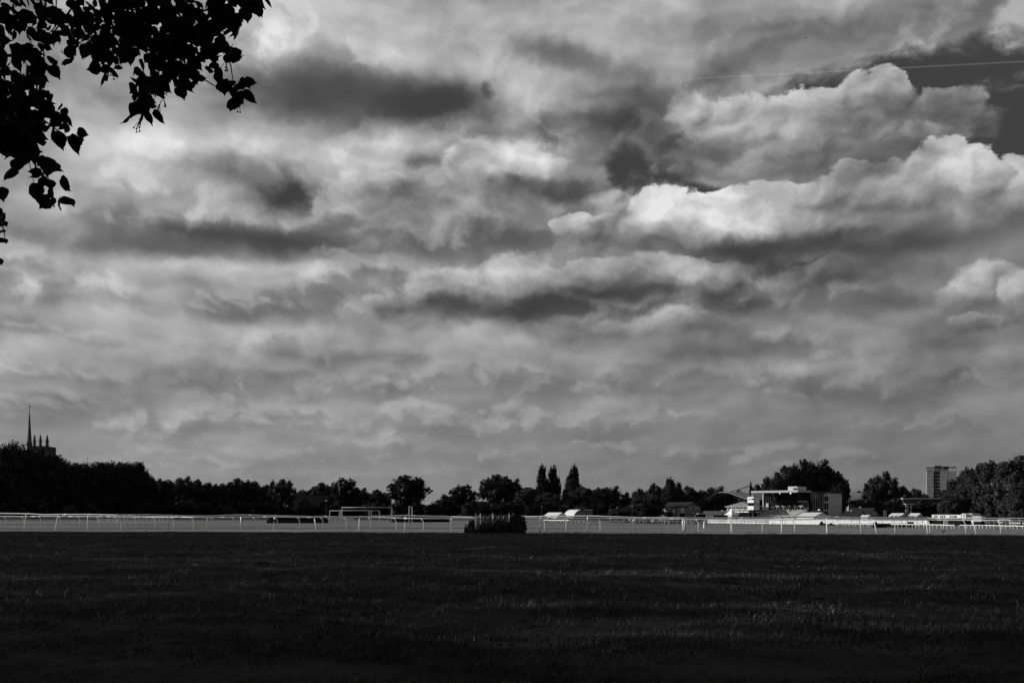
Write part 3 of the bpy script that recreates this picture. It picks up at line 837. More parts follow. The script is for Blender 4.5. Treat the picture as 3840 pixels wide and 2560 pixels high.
for a in [
    (612, 1793, 100, 440, 'round', 'round dark tree first right of the tall avenue'),
    (688, 1782, 110, 470, 'loose', 'ragged-topped tree, second right of the tall avenue'),
    (745, 1796, 80, 480, 'round', 'small round crown left of a dip in the far trees'),
    (790, 1806, 90, 485, 'loose', 'low ragged tree beside the first dip in the far trees'),
    (846, 1804, 90, 490, 'loose', 'ragged tree just right of the first dip in the far trees'),
    (893, 1789, 90, 495, 'loose', 'taller ragged tree between the avenue and the railway arch'),
    (940, 1798, 84, 500, 'round', 'round dark tree left of a level stretch of far trees'),
    (990, 1815, 80, 500, 'round', 'low flat-topped tree left of the paired crowns by the arch'),
    (1022, 1796, 52, 480, 'pointed', 'narrow pointed tree left of the railway arch'),
    (1066, 1793, 94, 470, 'loose', 'tall two-headed tree right beside the railway arch'),
    (1150, 1830, 110, 560, 'loose', 'low pale tree seen over the railway parapet'),
    (1210, 1806, 100, 545, 'loose', 'round tree behind the right end of the railway parapet'),
    (1288, 1786, 130, 430, 'oak', 'tall dark crown behind the football goals'),
    (1352, 1826, 90, 470, 'loose', 'low ragged tree right of the crown behind the goals'),
    (1420, 1834, 90, 480, 'round', 'low tree left of the broad spreading oak'),
    (1532, 1779, 186, 420, 'oak', 'broad spreading oak with sky gaps above the side-on goal'),
    (1735, 1812, 130, 430, 'oak', 'round-topped oak left of the bow-top gate'),
    (1672, 1846, 80, 520, 'bush', 'low far crown between the two oaks'),
    (1868, 1776, 160, 480, 'loose', 'tall ragged tree standing above the bow-top gate'),
    (1925, 1790, 90, 490, 'loose', 'right-hand ragged crown joined to the tree above the gate'),
    (1990, 1826, 120, 440, 'pale', 'rounded paler tree left of the twin poplars'),
    (2062, 1846, 110, 430, 'pale', 'low paler tree in front of the twin poplars'),
    (2130, 1822, 50, 470, 'round', 'small dark tree between the twin poplars and the single poplar'),
    (2195, 1823, 120, 440, 'pale', 'paler round tree right below the single poplar'),
    (2250, 1826, 100, 455, 'round', 'dark round tree behind the curved marquee'),
    (2296, 1818, 100, 460, 'loose', 'ragged tree behind the footbridge ramp'),
    (2350, 1840, 60, 465, 'pointed', 'small pointed tree right of a dip behind the footbridge'),
    (2398, 1828, 70, 470, 'loose', 'ragged tree left of the brick building'),
    (2425, 1850, 130, 400, 'pale', 'pale leafy tree touching the left of the brick building'),
    (2460, 1811, 80, 450, 'round', 'round crown left of the pointed tree over the brick building'),
    (2513, 1785, 90, 445, 'pointed', 'tall pointed tree rising behind the brick building'),
    (2545, 1802, 70, 450, 'pointed', 'shorter pointed tree right beside the tall pointed one'),
    (2585, 1819, 90, 460, 'loose', 'ragged tree behind the right gable of the brick building'),
    (2632, 1835, 80, 470, 'round', 'low round tree left of the curved arena roof'),
    (2690, 1819, 100, 640, 'loose', 'tree showing over the left curve of the arena roof'),
    (2775, 1834, 50, 640, 'round', 'small crown showing over the arena roof left of the mast'),
    (2838, 1812, 70, 560, 'loose', 'tree between the cable mast and the grandstand roof')]:
    tree(*a, group=G_LINE)
for a in [(2036, 1747, 58, 500, 'taller twin-tipped poplar of the pair'), (2076, 1751, 58, 500, 'broader poplar, right one of the pair'), (2149, 1749, 72, 490, 'single leaning poplar right of the pair')]:
    tree(a[0], a[1], a[2], a[3], 'poplar', a[4], group='tall narrow poplars', name='poplar_tree', cat='poplar')
for a in [
    (2900, 1776, 100, 470, 'loose', 'lower left tree of the big clump behind the grandstand'),
    (2955, 1742, 120, 475, 'loose', 'tree left of the highest crowns behind the grandstand'),
    (3010, 1718, 130, 480, 'loose', 'high crown straight above the grandstand plant room'),
    (3072, 1717, 140, 485, 'loose', 'highest crown, right of the grandstand plant room'),
    (3125, 1752, 110, 480, 'round', 'round crown on the right slope of the grandstand clump'),
    (3152, 1805, 84, 440, 'oak', 'dark tree right behind the grey end block of the grandstand'),
    (3215, 1838, 60, 560, 'round', 'low far tree over the curved hall roof'),
    (3276, 1790, 84, 450, 'loose', 'left shoulder tree of the clump left of the tower block'),
    (3318, 1764, 110, 440, 'loose', 'tall ragged tree left of the tower block'),
    (3378, 1820, 80, 470, 'round', 'rounded tree right of the tall ragged one near the tower block'),
    (3436, 1828, 70, 600, 'loose', 'small tree left beside the tower block'),
    (3470, 1852, 60, 560, 'round', 'low tree at the left foot of the tower block'),
    (3542, 1832, 60, 500, 'loose', 'tree covering the lower front of the tower block'),
    (3235, 1862, 80, 400, 'palebush', 'pale bushy tree left of the white marquees'),
    (3352, 1860, 96, 390, 'palebush', 'pale bushy tree above the two small white marquees'),
    (3290, 1870, 80, 385, 'bush', 'dark bush above the dark tiled house roofs'),
    (3478, 1864, 150, 400, 'bush', 'dark bushy tree covering the flat-roofed columned building'),
    (3600, 1778, 110, 330, 'pale', 'leafy sunlit tree immediately right of the tower block'),
    (3665, 1743, 130, 320, 'pale', 'leafy sunlit tree below the far second tower block'),
    (3738, 1724, 140, 300, 'pale', 'high leafy tree in the right-hand clump'),
    (3815, 1710, 170, 285, 'pale', 'tallest leafy tree, cut by the right edge'),
    (3575, 1850, 110, 320, 'pale', 'lower leafy tree above the long white building'),
    (3690, 1868, 130, 315, 'palebush', 'low leafy tree above the white cabins'),
    (3830, 1800, 100, 255, 'pale', 'nearer leafy crown at the right edge')]:
    tree(*a, group=G_RIGHT)
# undergrowth below the far trees
ug = random.Random(17)
G_UG = 'bushes at the foot of the far trees'
free = sorted(TREE_AT)
for i, px in enumerate(range(575, 2480, 62)):
    near = min(free, key=lambda a: abs(a[0] - px)); free.remove(near)
    lab = ' '.join(('low bush under the ' + near[1]).split()[:16]).rstrip(',')
    t = tree(px + ug.uniform(-14, 14), 1884 + ug.uniform(-14, 12), ug.uniform(80, 110), ug.uniform(385, 420), 'bush', lab, group=G_UG, name='bush', cat='bush')
for px, top, w, y, lab in [(120, 1850, 150, 250, 'dark bush under the avenue limes below the church tower'), (320, 1865, 130, 330, 'dark bush under the avenue limes below the radio mast'),
                           (262, 1890, 60, 300, 'small pale bush catching light under the avenue'), (345, 1888, 60, 320, 'second small pale bush under the avenue, right of the other'), (555, 1880, 90, 380, 'dark bush at the right end of the avenue'),
                           (700, 1862, 90, 400, 'pale rounded bush in front of the ragged far trees'), (860, 1896, 60, 390, 'pale little bush near the middle of the left treeline'), (1150, 1880, 80, 415, 'bush growing in front of the railway arch'), (1385, 1880, 70, 390, 'pale bush behind the football goals'), (1490, 1878, 80, 380, 'pale bush at the foot of the spreading oak'), (1755, 1880, 60, 390, 'pale bush right of the round-topped oak foot')]:
    tree(px, top, w, y, 'palebush' if 'pale' in lab else 'bush', lab, group=None, name='bush', cat='bush')

def far_wood():
    """the far-off wood that closes the horizon behind everything (reads as one mass)"""
    rs = random.Random(8)
    lobes = []
    for i in range(150):
        px = -500 + i * 32.5 + rs.uniform(-10, 10)
        y = rs.uniform(680, 740)
        x = (px - 1920) * y / F_PX
        h = rs.uniform(7, 12)
        lobes.append((x, y, h * 0.5 - 2, rs.uniform(6, 9), 8, h * 0.6))
    V, Q = crown_arrays(lobes, 3000, 7, 0.8, 9, 0.13, 0.85)
    V[:, 2] = np.maximum(V[:, 2], -2.4)
    tag(link(bpy.data.objects.new('far_wood', mesh_np('far_wood', V, Q, M['leafdark']))), 'distant woodland closing the horizon behind the field', 'woodland', kind='stuff')
far_wood()

# unseen limes added past the left edge to cast the pasture's shade
for i, y in enumerate([-22, -12, -2, 8, 18, 28, 38, 47, 56, 65, 74, 82.5]):
    x = -64.0 + (i % 2) * 3.0
    e = empty('lime_tree', (x, y, 0), 'unseen lime added outside the left edge to shade the pasture', 'tree', 'added limes shading the pasture', i * 1.3)
    e.scale = (15.5, 15.5, 23.5)
    cr, tr = TREE_KINDS['flecked' if 14 < y < 60 else 'dome'][i % 2]
    link(bpy.data.objects.new('crown', cr), e); link(bpy.data.objects.new('trunk', tr), e)

for i, (x, y) in enumerate([(9.5, -1.0), (21, -1.5), (-17, -1.0), (33, -2)]):  # unseen limes added to deepen the shade on the near grass
    e = empty('lime_tree', (x, y, 0), 'unseen lime added behind the viewpoint to darken the near grass', 'tree', 'added limes behind the viewpoint', i * 1.9)
    e.scale = (15, 15, 20)
    cr, tr = TREE_KINDS['dome'][i % 3]
    link(bpy.data.objects.new('crown', cr), e); link(bpy.data.objects.new('trunk', tr), e)

# ------------------------------------------------------------------ running rails
def lerp_y(pts, x):
    for (x0, y0), (x1, y1) in zip(pts, pts[1:]):
        if x <= x1: return y0 + (y1 - y0) * (x - x0) / (x1 - x0)
    return pts[-1][1]

NEAR_TOP = [(-60, 1924), (0, 1924), (98, 1925), (170, 1929), (218, 1928), (331, 1928), (451, 1930), (548, 1929), (629, 1931), (700, 1933.5), (781, 1933.5), (904, 1929.7), (1029, 1932.7), (1181, 1936.5), (1348, 1937), (1520, 1932), (1692, 1936.8), (1782, 1938.4), (1941, 1937), (2030, 1935.7), (2205, 1934), (2320, 1937), (2373, 1939.8), (2560, 1941), (2742, 1940), (2885, 1941), (2935, 1937), (3100, 1937.6), (3279, 1941), (3473, 1942), (3646, 1942.5), (3840, 1943), (3920, 1943)]
NEAR_POSTS = [(91, 98, 1987), (207, 218, 1990), (327, 331, 1990), (456, 451, 1992), (546, 548, 1994), (629, 635, 1994), (775, 779, 1994), (903, 904, 1993), (1026, 1029, 1992), (1187, 1180, 1990), (1345.6, 1349, 1993), (1517.6, 1520, 1993), (1690.6, 1693, 1993), (2024, 2028, 1997), (2202, 2204, 1998), (2381.5, 2373, 2000), (2561, 2560, 2003), (2746.6, 2742, 1998.5), (2930, 2934, 2001), (3102.6, 3100, 1999.5), (3288, 3277, 1999.5), (3479, 3473, 2001), (3662, 3646, 2004)]
BACK_TOP = [(-60, 1935), (0, 1935), (98, 1936), (170, 1934.5), (451, 1936.5), (629, 1937), (640, 1937), (781, 1939), (880, 1938), (1029, 1937), (1179, 1939), (1300, 1938.2), (1418, 1938.6), (1486, 1941), (1526, 1943), (1782, 1943), (1952, 1942.6), (2320, 1943), (2371, 1944.5), (2480, 1945), (2600, 1946), (2740, 1945.5), (2936, 1946.8), (3100, 1944.7), (3228, 1946.8), (3473, 1948), (3646, 1949.6), (3840, 1952), (3920, 1952.5)]
BACK_POSTS = [(23, 1978), (88, 1978), (154, 1978), (228, 1980), (300, 1981), (370, 1981.5), (438, 1982), (510, 1983), (581, 1985), (651, 1986.5), (726, 1987.5), (800, 1988), (879, 1987.5), (958, 1987.5), (1040, 1987.5), (1124, 1988.5), (1211, 1989), (1299, 1988.5), (1391, 1990), (1486, 1991), (1588, 1991.5), (2042, 1991.5), (2123, 1992), (2251, 1992), (2366, 1993), (2483, 1993), (2619, 1994), (2740, 1995.2), (2859, 1997), (2980, 1998), (3100, 1997.8), (3228, 1997.8), (3356, 1998.4), (3487, 1999), (3621, 2001), (3752, 2003)]

def base_depth(posts, idx):
    """ground distance along the rail from the feet of its posts"""
    return [(p[0], gpt(p[0], p[idx]).y) for p in posts]

def smooth_depth(tab, x):
    if x <= tab[0][0]: return tab[0][1] + (tab[0][0] - x) * 0.012
    if x >= tab[-1][0]: return tab[-1][1]
    return lerp_y(tab, x)

# the two rails as gently curving lines on the ground
NEAR_Y = [(-60, 90.5), (91, 88.6), (330, 85.6), (560, 82.6), (903, 82.2), (1345, 81.8), (1690, 81.6), (2024, 78.2), (2381, 75.4), (2561, 74.2), (2746, 75.0), (3102, 74.6), (3479, 74.0), (3662, 72.6), (3920, 71.8)]
BACK_Y = [(-60, 104), (23, 103), (228, 100), (510, 95.5), (726, 90), (1040, 88.4), (1391, 86.6), (1588, 84.6), (2042, 83.6), (2251, 83.0), (2483, 82), (2740, 80.4), (2980, 78.2), (3228, 77.4), (3487, 76.8), (3752, 74.6), (3920, 74.0)]

def rail_point(top, ytab, px, drop=0.0):
    y = lerp_y(ytab, px)
    return at(px, lerp_y(top, px) + drop, y)

def running_rail(posts, top, ytab, px0, px1, radius, lean, label, hook, group):
    xs = np.arange(px0, px1 + 0.1, 14.0)
    y0 = lerp_y(ytab, px0)
    root = empty('running_rail', (at(px0, 0, y0).x, y0, 0), label, 'rail', group)
    breaks = [px0] + [p[0] + 30 for i, p in enumerate(posts) if i % 2 == 1 and px0 + 60 < p[0] < px1 - 90] + [px1]
    for a, b in zip(breaks, breaks[1:]):
        xs = np.linspace(a + 0.4, b - 0.4, max(3, int((b - a) / 12)))
        mb = MB(); mb.tube([rail_point(top, ytab, x) for x in xs], radius, 10)
        mb.build('rail_section', M['white'], root, True)
        if b < px1 - 1:                                     # sleeve over the joint
            mb = MB(); mb.tube([rail_point(top, ytab, b - 3), rail_point(top, ytab, b + 3)], radius * 1.06, 10)
            mb.build('joint_sleeve', M['white'], root, True)
    for p in posts:
        if not (px0 - 5 <= p[0] <= px1 + 5): continue
        bx, tx = p[0], p[1]
        y = lerp_y(ytab, bx)
        B = at(bx, HZ, y); B.z = ground_z(B.x, y) - 0.05
        T = rail_point(top, ytab, tx)
        H = T.z
        if hook > 0:       # swan neck leaning over to the right and carrying the rail on its tip
            P = [B, B.lerp(Vector((T.x, T.y, H)), 0.5), Vector((T.x - 0.02, T.y, H - 0.20)), Vector((T.x + 0.01, T.y, H - 0.07)), Vector((T.x + 0.07, T.y, H + 0.01)),
                 Vector((T.x + 0.16, T.y, H + 0.035)), Vector((T.x + 0.27, T.y, H + 0.01)), Vector((T.x + 0.33, T.y, H - 0.04))]
            rr = [0.043, 0.043, 0.042, 0.041, 0.040, 0.039, 0.037, 0.034]
        else:              # neck bending back to the left below the rail
            P = [B, Vector((B.x + (T.x - B.x) * .2, B.y, B.z + 0.62 * (H - B.z))), Vector((T.x - 0.02, T.y, H - 0.30)), Vector((T.x - 0.10, T.y, H - 0.14)), Vector((T.x - 0.21, T.y, H - 0.02))]
            rr = [0.030, 0.030, 0.030, 0.029, 0.028]
        MB().tube(P, rr, 8).build('post', M['white'], root, True)
    return root

G_RUN = 'running rails across the front of the course'
running_rail(NEAR_POSTS, NEAR_TOP, NEAR_Y, -60, 1783, 0.050, 0, 'nearer white running rail left of the bow-top gate, posts hooked to the right', 1, G_RUN)
running_rail(NEAR_POSTS, NEAR_TOP, NEAR_Y, 1912, 3915, 0.050, 0, 'nearer white running rail right of the bow-top gate, hooked posts leaning both ways', 1, G_RUN)
bp = [(p[0], p[0], p[1]) for p in BACK_POSTS]
running_rail(bp, BACK_TOP, BACK_Y, -60, 1800, 0.040, 0, 'lower white running rail just behind the nearer one, left of the gate', -1, G_RUN)
running_rail(bp, BACK_TOP, BACK_Y, 1905, 3915, 0.040, 0, 'lower white running rail just behind the nearer one, right of the gate', -1, G_RUN)

def short_rail():
    y = 84.0
    root = empty('crossing_barrier', (at(2566, 0, y).x, y, 0), 'short white barrier with doubled posts behind the running rails, before the brick building', 'barrier')
    P = [at(x, 1947.2 + s, y) for x, s in ((2563, 2), (2570, -1), (2600, 0), (2640, 0.2), (2650, 1.5))]
    MB().tube(P, 0.050, 10).build('top_bar', M['white'], root, True)
    for bx, tx in ((2564, 2568), (2568.5, 2571), (2639, 2641), (2648, 2649)):
        a = at(bx, HZ, y); a.z = ground_z(a.x, y) - 0.05
        MB().tube([a, a.lerp(at(tx, 1960, y), .5) + Vector((-0.02, 0, 0)), at(tx, 1955, y), at(tx + 1, 1948, y)], 0.040, 8).build('post', M['white'], root, True)
short_rail()

def low_rail(pxs, tops, bases, ysel, radius, step_px, label, group, sag=0.6, curve=0.0, m='white', bend=-1, name='course_rail', seed=1):
    """distant rail: wavy top bar on many slim posts"""
    rng = random.Random(seed)
    n = max(2, int((pxs[-1] - pxs[0]) / step_px))
    def L(tab, x): return lerp_y(list(zip(pxs, tab)), x)
    y0 = L(ysel, pxs[0])
    x0 = at(pxs[0], 0, y0).x
    root = empty(name, (x0, y0, ground_z(x0, y0)), label, 'rail', group)
    xs = np.linspace(pxs[0], pxs[-1], n * 2 + 1)
    wob = [rng.uniform(-sag, sag) for _ in xs]
    MB().tube([at(x, L(tops, x) + w, L(ysel, x)) for x, w in zip(xs, wob)], radius, 6).build('top_rail', M[m], root, True)
    for i in range(n + 1):
        x = pxs[0] + (pxs[-1] - pxs[0]) * i / n + rng.uniform(-.25, .25) * step_px
        y = L(ysel, x); t = L(tops, x)
        b = at(x, L(bases, x), y); b.z = min(b.z, ground_z(b.x, y) + 0.02) if abs(b.z - ground_z(b.x, y)) > 0.3 else ground_z(b.x, y) - 0.03
        top = at(x, t, y)
        MB().tube([b, Vector((b.x + rng.uniform(-.04, .04), y, b.z + 0.6 * (top.z - b.z))), Vector((top.x + bend * 0.08, y, top.z))], radius * 0.62, 5).build('post', M[m], root, True)
    return root

G_FAR = 'white rails on the far parts of the course'
def yb(px, py): return gpt(px, py).y
low_rail([-30, 370], [1940, 1938.5], [1954.5, 1951], [yb(0, 1954.5), yb(370, 1951)], 0.05, 8, 'dim rail of many thin posts in tree shade below the avenue', G_FAR, 0.3, m='timber', seed=3)  # tree shade put into the colour: grey in place of white
low_rail([368, 400, 440, 520, 640], [1943, 1946, 1943, 1941.5, 1941], [1972, 1972, 1968, 1964, 1960.5], [yb(368, 1971), yb(400, 1970), yb(440, 1967), yb(520, 1963.5), yb(640, 1960)], 0.035, 8, 'sagging pale rail curving away behind the running rails on the left', G_FAR, 1.0, m='white', seed=4)
low_rail([640, 850, 980], [1941.5, 1942.5, 1943], [1954, 1953, 1951], [yb(640, 1955), yb(850, 1953), yb(980, 1951.5)], 0.05, 6.0, 'dense rail of thin posts continuing left of the black fence', G_FAR, 0.5, m='timber', seed=5)
low_rail([1228, 1270, 1326], [1944.5, 1944, 1945], [1952, 1952, 1952], [192, 192, 192], 0.11, 14, 'short bright white rail between the goals and the black fence', G_FAR, 0.8, seed=6)
low_rail([1948, 2030, 2140, 2260, 2420, 2650], [1948, 1949, 1950, 1952, 1952.5, 1956.5], [1956, 1956.5, 1957, 1958.5, 1961, 1964], [yb(1948, 1955.5), yb(2030, 1955), yb(2140, 1957), yb(2260, 1958.5), yb(2420, 1961), yb(2650, 1964)], 0.085, 14, 'wavy white rail in front of the marquee and brick building', G_FAR, 0.9, seed=7)
low_rail([2650, 2760, 2900], [1956.5, 1958, 1961], [1964, 1965, 1967], [yb(2650, 1964), yb(2760, 1965.5), yb(2900, 1967.5)], 0.085, 14, 'white rail in front of the judge box and grandstand steps', G_FAR, 0.7, seed=8)
low_rail([3132, 3280, 3480, 3580], [1962, 1964, 1966, 1968.5], [1971, 1976, 1981, 1985], [yb(3132, 1971), yb(3280, 1976), yb(3480, 1981), yb(3580, 1985)], 0.085, 13, 'white rail behind the low black fence, ending in a gap on the right', G_FAR, 0.6, seed=9)
low_rail([3600, 3700, 3860], [1968, 1968.8, 1972], [1984, 1985.5, 1989], [yb(3600, 1984), yb(3700, 1985.5), yb(3860, 1989)], 0.085, 14, 'bright white rail right of the gap, running to the right edge', G_FAR, 0.6, seed=10)
low_rail([3516, 3620, 3730, 3860], [1952, 1955, 1957, 1961.5], [1963, 1967, 1970, 1975], [yb(3516, 1966), yb(3620, 1968.5), yb(3730, 1971), yb(3860, 1975)], 0.085, 14, 'middle white rail in front of the long white cabins', G_FAR, 0.5, seed=11)
low_rail([3650, 3760, 3860], [1948.5, 1947.5, 1948.5], [1959, 1961, 1963], [yb(3650, 1965), yb(3760, 1966), yb(3860, 1967)], 0.085, 12, 'farthest white rail at the right edge below the trees', G_FAR, 0.4, seed=12)

# ------------------------------------------------------------------ white picket rail along the enclosures
def picket_rail(pxl, pxr, top, base, y, step, label, m, fill):
    """picket rail standing parallel to the stands (its sunny side to the left)"""
    rng = random.Random(int(pxl))
    c = Vector(((pxr - 1920.0) * y / F_PX, y, 0)); u = Vector((-math.cos(R(45)), math.sin(R(45)), 0)); w = Vector((math.sin(R(45)), math.cos(R(45)), 0))
    q = (pxl - 1920.0) / F_PX
    A = (q * c.y - c.x) / (u.x - q * u.y)
    g = ground_z(c.x, y)
    root = empty('picket_rail', (c.x, y, g), label, 'fence', 'picket rails in front of the enclosures')
    zt = EYE - (top - HZ) * y / F_PX; zb = max(g - .05, EYE - (base - HZ) * y / F_PX)
    n = max(3, int(A / 2.6))
    for name, f, r in (('top_rail', 0.02, 0.13), ('middle_rail', 0.36, 0.06), ('bottom_rail', 0.80, 0.10)):
        pts = [c + u * (A * i / (2 * n)) - w * 0.12 + Vector((0, 0, zt + (zb - zt) * f + rng.uniform(-.03, .03))) for i in range(2 * n + 1)]
        MB().tube(pts, r, 6).build(name, M[m], root)
    mb = MB(); a = 0.0
    while a < A:
        if rng.random() < fill:
            hw = rng.uniform(0.05, 0.10)
            mb.fbox(c, u, w, a - hw, a + hw, 0.03, 0.07, zb, zt - rng.uniform(0, .06))
        a += step * rng.uniform(0.7, 1.3)
    tag(mb.build('pickets', M[m], root), kind='stuff')
    for i in range(n + 1):
        a = A * i / n
        MB().fbox(c, u, w, a - 0.09, a + 0.09, 0.08, 0.22, zb, zt + .05).build('post', M[m], root)
    return root
picket_rail(2655, 2885, 1951, 1964, 312, 0.38, 'thin picket rail in front of the judge box and terrace', 'white', 0.7)
picket_rail(2885, 3140, 1948.5, 1966.5, 290, 0.165, 'bright dense white picket rail below the grandstand and its marquee', 'whitepaint', 0.93)
picket_rail(3140, 3482, 1949, 1963.5, 298, 0.165, 'bright dense white picket rail below the dark houses and small marquees', 'whitepaint', 0.93)
for i, (px, w, g) in enumerate([(2290, 10, 0), (2312, 16, 1), (2340, 12, 0), (2362, 9, 0), (2389, 12, 1), (2420, 12, 0), (2440, 7, 1), (2492, 12, 0), (2508, 10, 0), (2540, 9, 1), (2588, 10, 0), (2600, 9, 0), (2632, 8, 1)]):
    y = 322
    a = at(px, 0, y); z = ground_z(a.x, y); wm = w * y / F_PX
    e = empty('barrier_panel', (a.x, y, z), 'small grey barrier panel standing in the row behind the wavy white rail', 'panel', 'grey barrier panels in a row')
    top = at(px, 1946.5 + (i % 3) * 0.8, y).z
    MB().box(a.x - wm / 2, a.x + wm / 2, y, y + 0.06, z + 0.25, top).build('board', M['timber' if g else 'cladding'], e)
    for s in (-1, 1):
        MB().box(a.x + s * wm * 0.42 - 0.04, a.x + s * wm * 0.42 + 0.04, y + 0.065, y + 0.14, z - 0.03, top + 0.1).build('post', M['steel'], e)

# ------------------------------------------------------------------ black steeplechase fences
def chase_fence(px0, px1, top, base, y, depth, label, board=False):
    x0, x1 = at(px0, 0, y).x, at(px1, 0, y).x
    zt = at(px0, top, y).z
    z0 = min(ground_z(x0, y), ground_z(x1, y)) - 0.05
    e = empty('steeplechase_fence', ((x0 + x1) / 2, y, z0), label, 'fence', 'black brush fences on the course')
    rng = random.Random(int(px0))
    mb = MB(); n = int((x1 - x0) / 0.22)
    for i in range(n):                                       # packed birch bundles
        a = x0 + (x1 - x0) * i / n
        h = zt + rng.uniform(-.05, .05)
        inset = 0.25 * max(0, 1 - min(i, n - 1 - i) / 4.0) ** 2
        mb.box(a, a + (x1 - x0) / n * 0.96, y + 0.35 + rng.uniform(-.03, .03), y + depth, z0 + 0.02, h - inset)
    tag(mb.build('birch', M['brush'], e), kind='stuff')
    mb = MB()
    pr = [Vector((x0 - 0.15, y - 0.25, z0)), Vector((x0 - 0.15, y + 0.34, z0)), Vector((x0 - 0.15, y + 0.34, z0 + 0.62 * (zt - z0)))]
    mb.prism(pr, (x1 - x0 + 0.3, 0, 0)).build('gorse_apron', M['brush'], e)
    if board:
        a = at(px0 + (px1 - px0) * 0.28, 0, y).x
        MB().box(a, x1 + 0.1, y - 0.36, y - 0.28, z0 + 0.06, z0 + 0.30).build('guard_rail', M['timber'], e)
        for s, w in ((px0 + 6, 0.5), (px1 - 8, 1.0)):
            q = at(s, 0, y).x
            MB().box(q - w / 2, q + w / 2, y + 0.36, y + depth + 0.05, z0, zt + 0.45).build('wing', M['black'], e)
    else:
        MB().box(x0 - 0.1, x1 + 0.1, y - 0.33, y - 0.27, z0, z0 + 0.16).build('guard_rail', M['brush'], e)
    return e
chase_fence(1004, 1224, 1938, 1961, gpt(1110, 1960.5).y, 1.6, 'widest black brush fence, left of the football goals')
chase_fence(1468, 1681, 1941, 1957, gpt(1570, 1957).y, 1.6, 'flat black brush fence between the goals and the bow-top gate')
chase_fence(3282, 3430, 1963, 1978, gpt(3350, 1977.5).y, 1.8, 'low black brush fence with a pale guard rail, on the right of the course', True)
for px0, px1, pt, pb, lab in [(3076, 3098, 1954, 1969, 'small dark portable hurdle with an upright black end, left one below the picket rail'), (3100, 3133, 1960, 1969.5, 'longer dark portable hurdle, right one below the picket rail')]:
    y = gpt(px0, pb).y; x0, x1 = at(px0, 0, y).x, at(px1, 0, y).x; z0 = ground_z(x0, y)
    e = empty('portable_hurdle', (x0, y, z0), lab, 'hurdle', 'dark portable hurdles')
    zt = at(px0, pt, y).z; zm = z0 + (zt - z0) * 0.55
    MB().prism([(x0, y, z0), (x0, y + 1.2, z0), (x0, y + 1.0, zm), (x0, y + 0.4, zm)], (x1 - x0, 0, 0)).build('brush_panel', M['brush'], e)
    bx = x0 + 0.1 if px0 < 3090 else x0 + (x1 - x0) * 0.38
    MB().box(bx, bx + 0.75, y + 0.2, y + 0.38, z0, zt).build('end_board', M['black'], e)
    MB().box(x0 - 0.3, x1 + 0.3, y - 0.15, y - 0.05, z0, z0 + 0.18).build('ground_rail', M['timber'], e)

# ------------------------------------------------------------------ football goals
def goal(pa, pb, top, base_a, base_b, ya, yb_, label, r=0.05):
    A, B = at(pa, 0, ya), at(pb, 0, yb_)
    A.z, B.z = ground_z(A.x, ya), ground_z(B.x, yb_)
    e = empty('football_goal', tuple(A), label, 'goal', 'white football goal frames')
    TA, TB = at(pa, top, ya), at(pb, top, yb_)
    TB.z = TA.z if abs(ya - yb_) > 0.5 else TB.z
    MB().tube([A - Vector((0, 0, 0.05)), TA], r, 8).build('goalpost', M['goalpaint'], e, True)
    MB().tube([B - Vector((0, 0, 0.05)), TB], r, 8).build('goalpost', M['goalpaint'], e, True)
    MB().tube([TA, TB], r, 8).build('crossbar', M['goalpaint'], e, True)
goal(1282.5, 1470, 1901.5, 0, 0, 160, 160, 'highest and widest white goal frame, seen square on')
goal(1236.5, 1423, 1914, 0, 0, 160.6, 162, 'lower white goal frame reaching farthest left, behind the highest one')
goal(1273, 1384, 1912.8, 0, 0, 178, 184, 'narrow white goal frame inside the two larger frames')
goal(1279, 1393, 1912.5, 0, 0, 183, 190, 'farthest white goal frame of the overlapping group')
goal(1534.5, 1545.5, 1898.3, 0, 0, 135.5, 142.5, 'white goal frame standing alone, seen almost edge-on', 0.055)

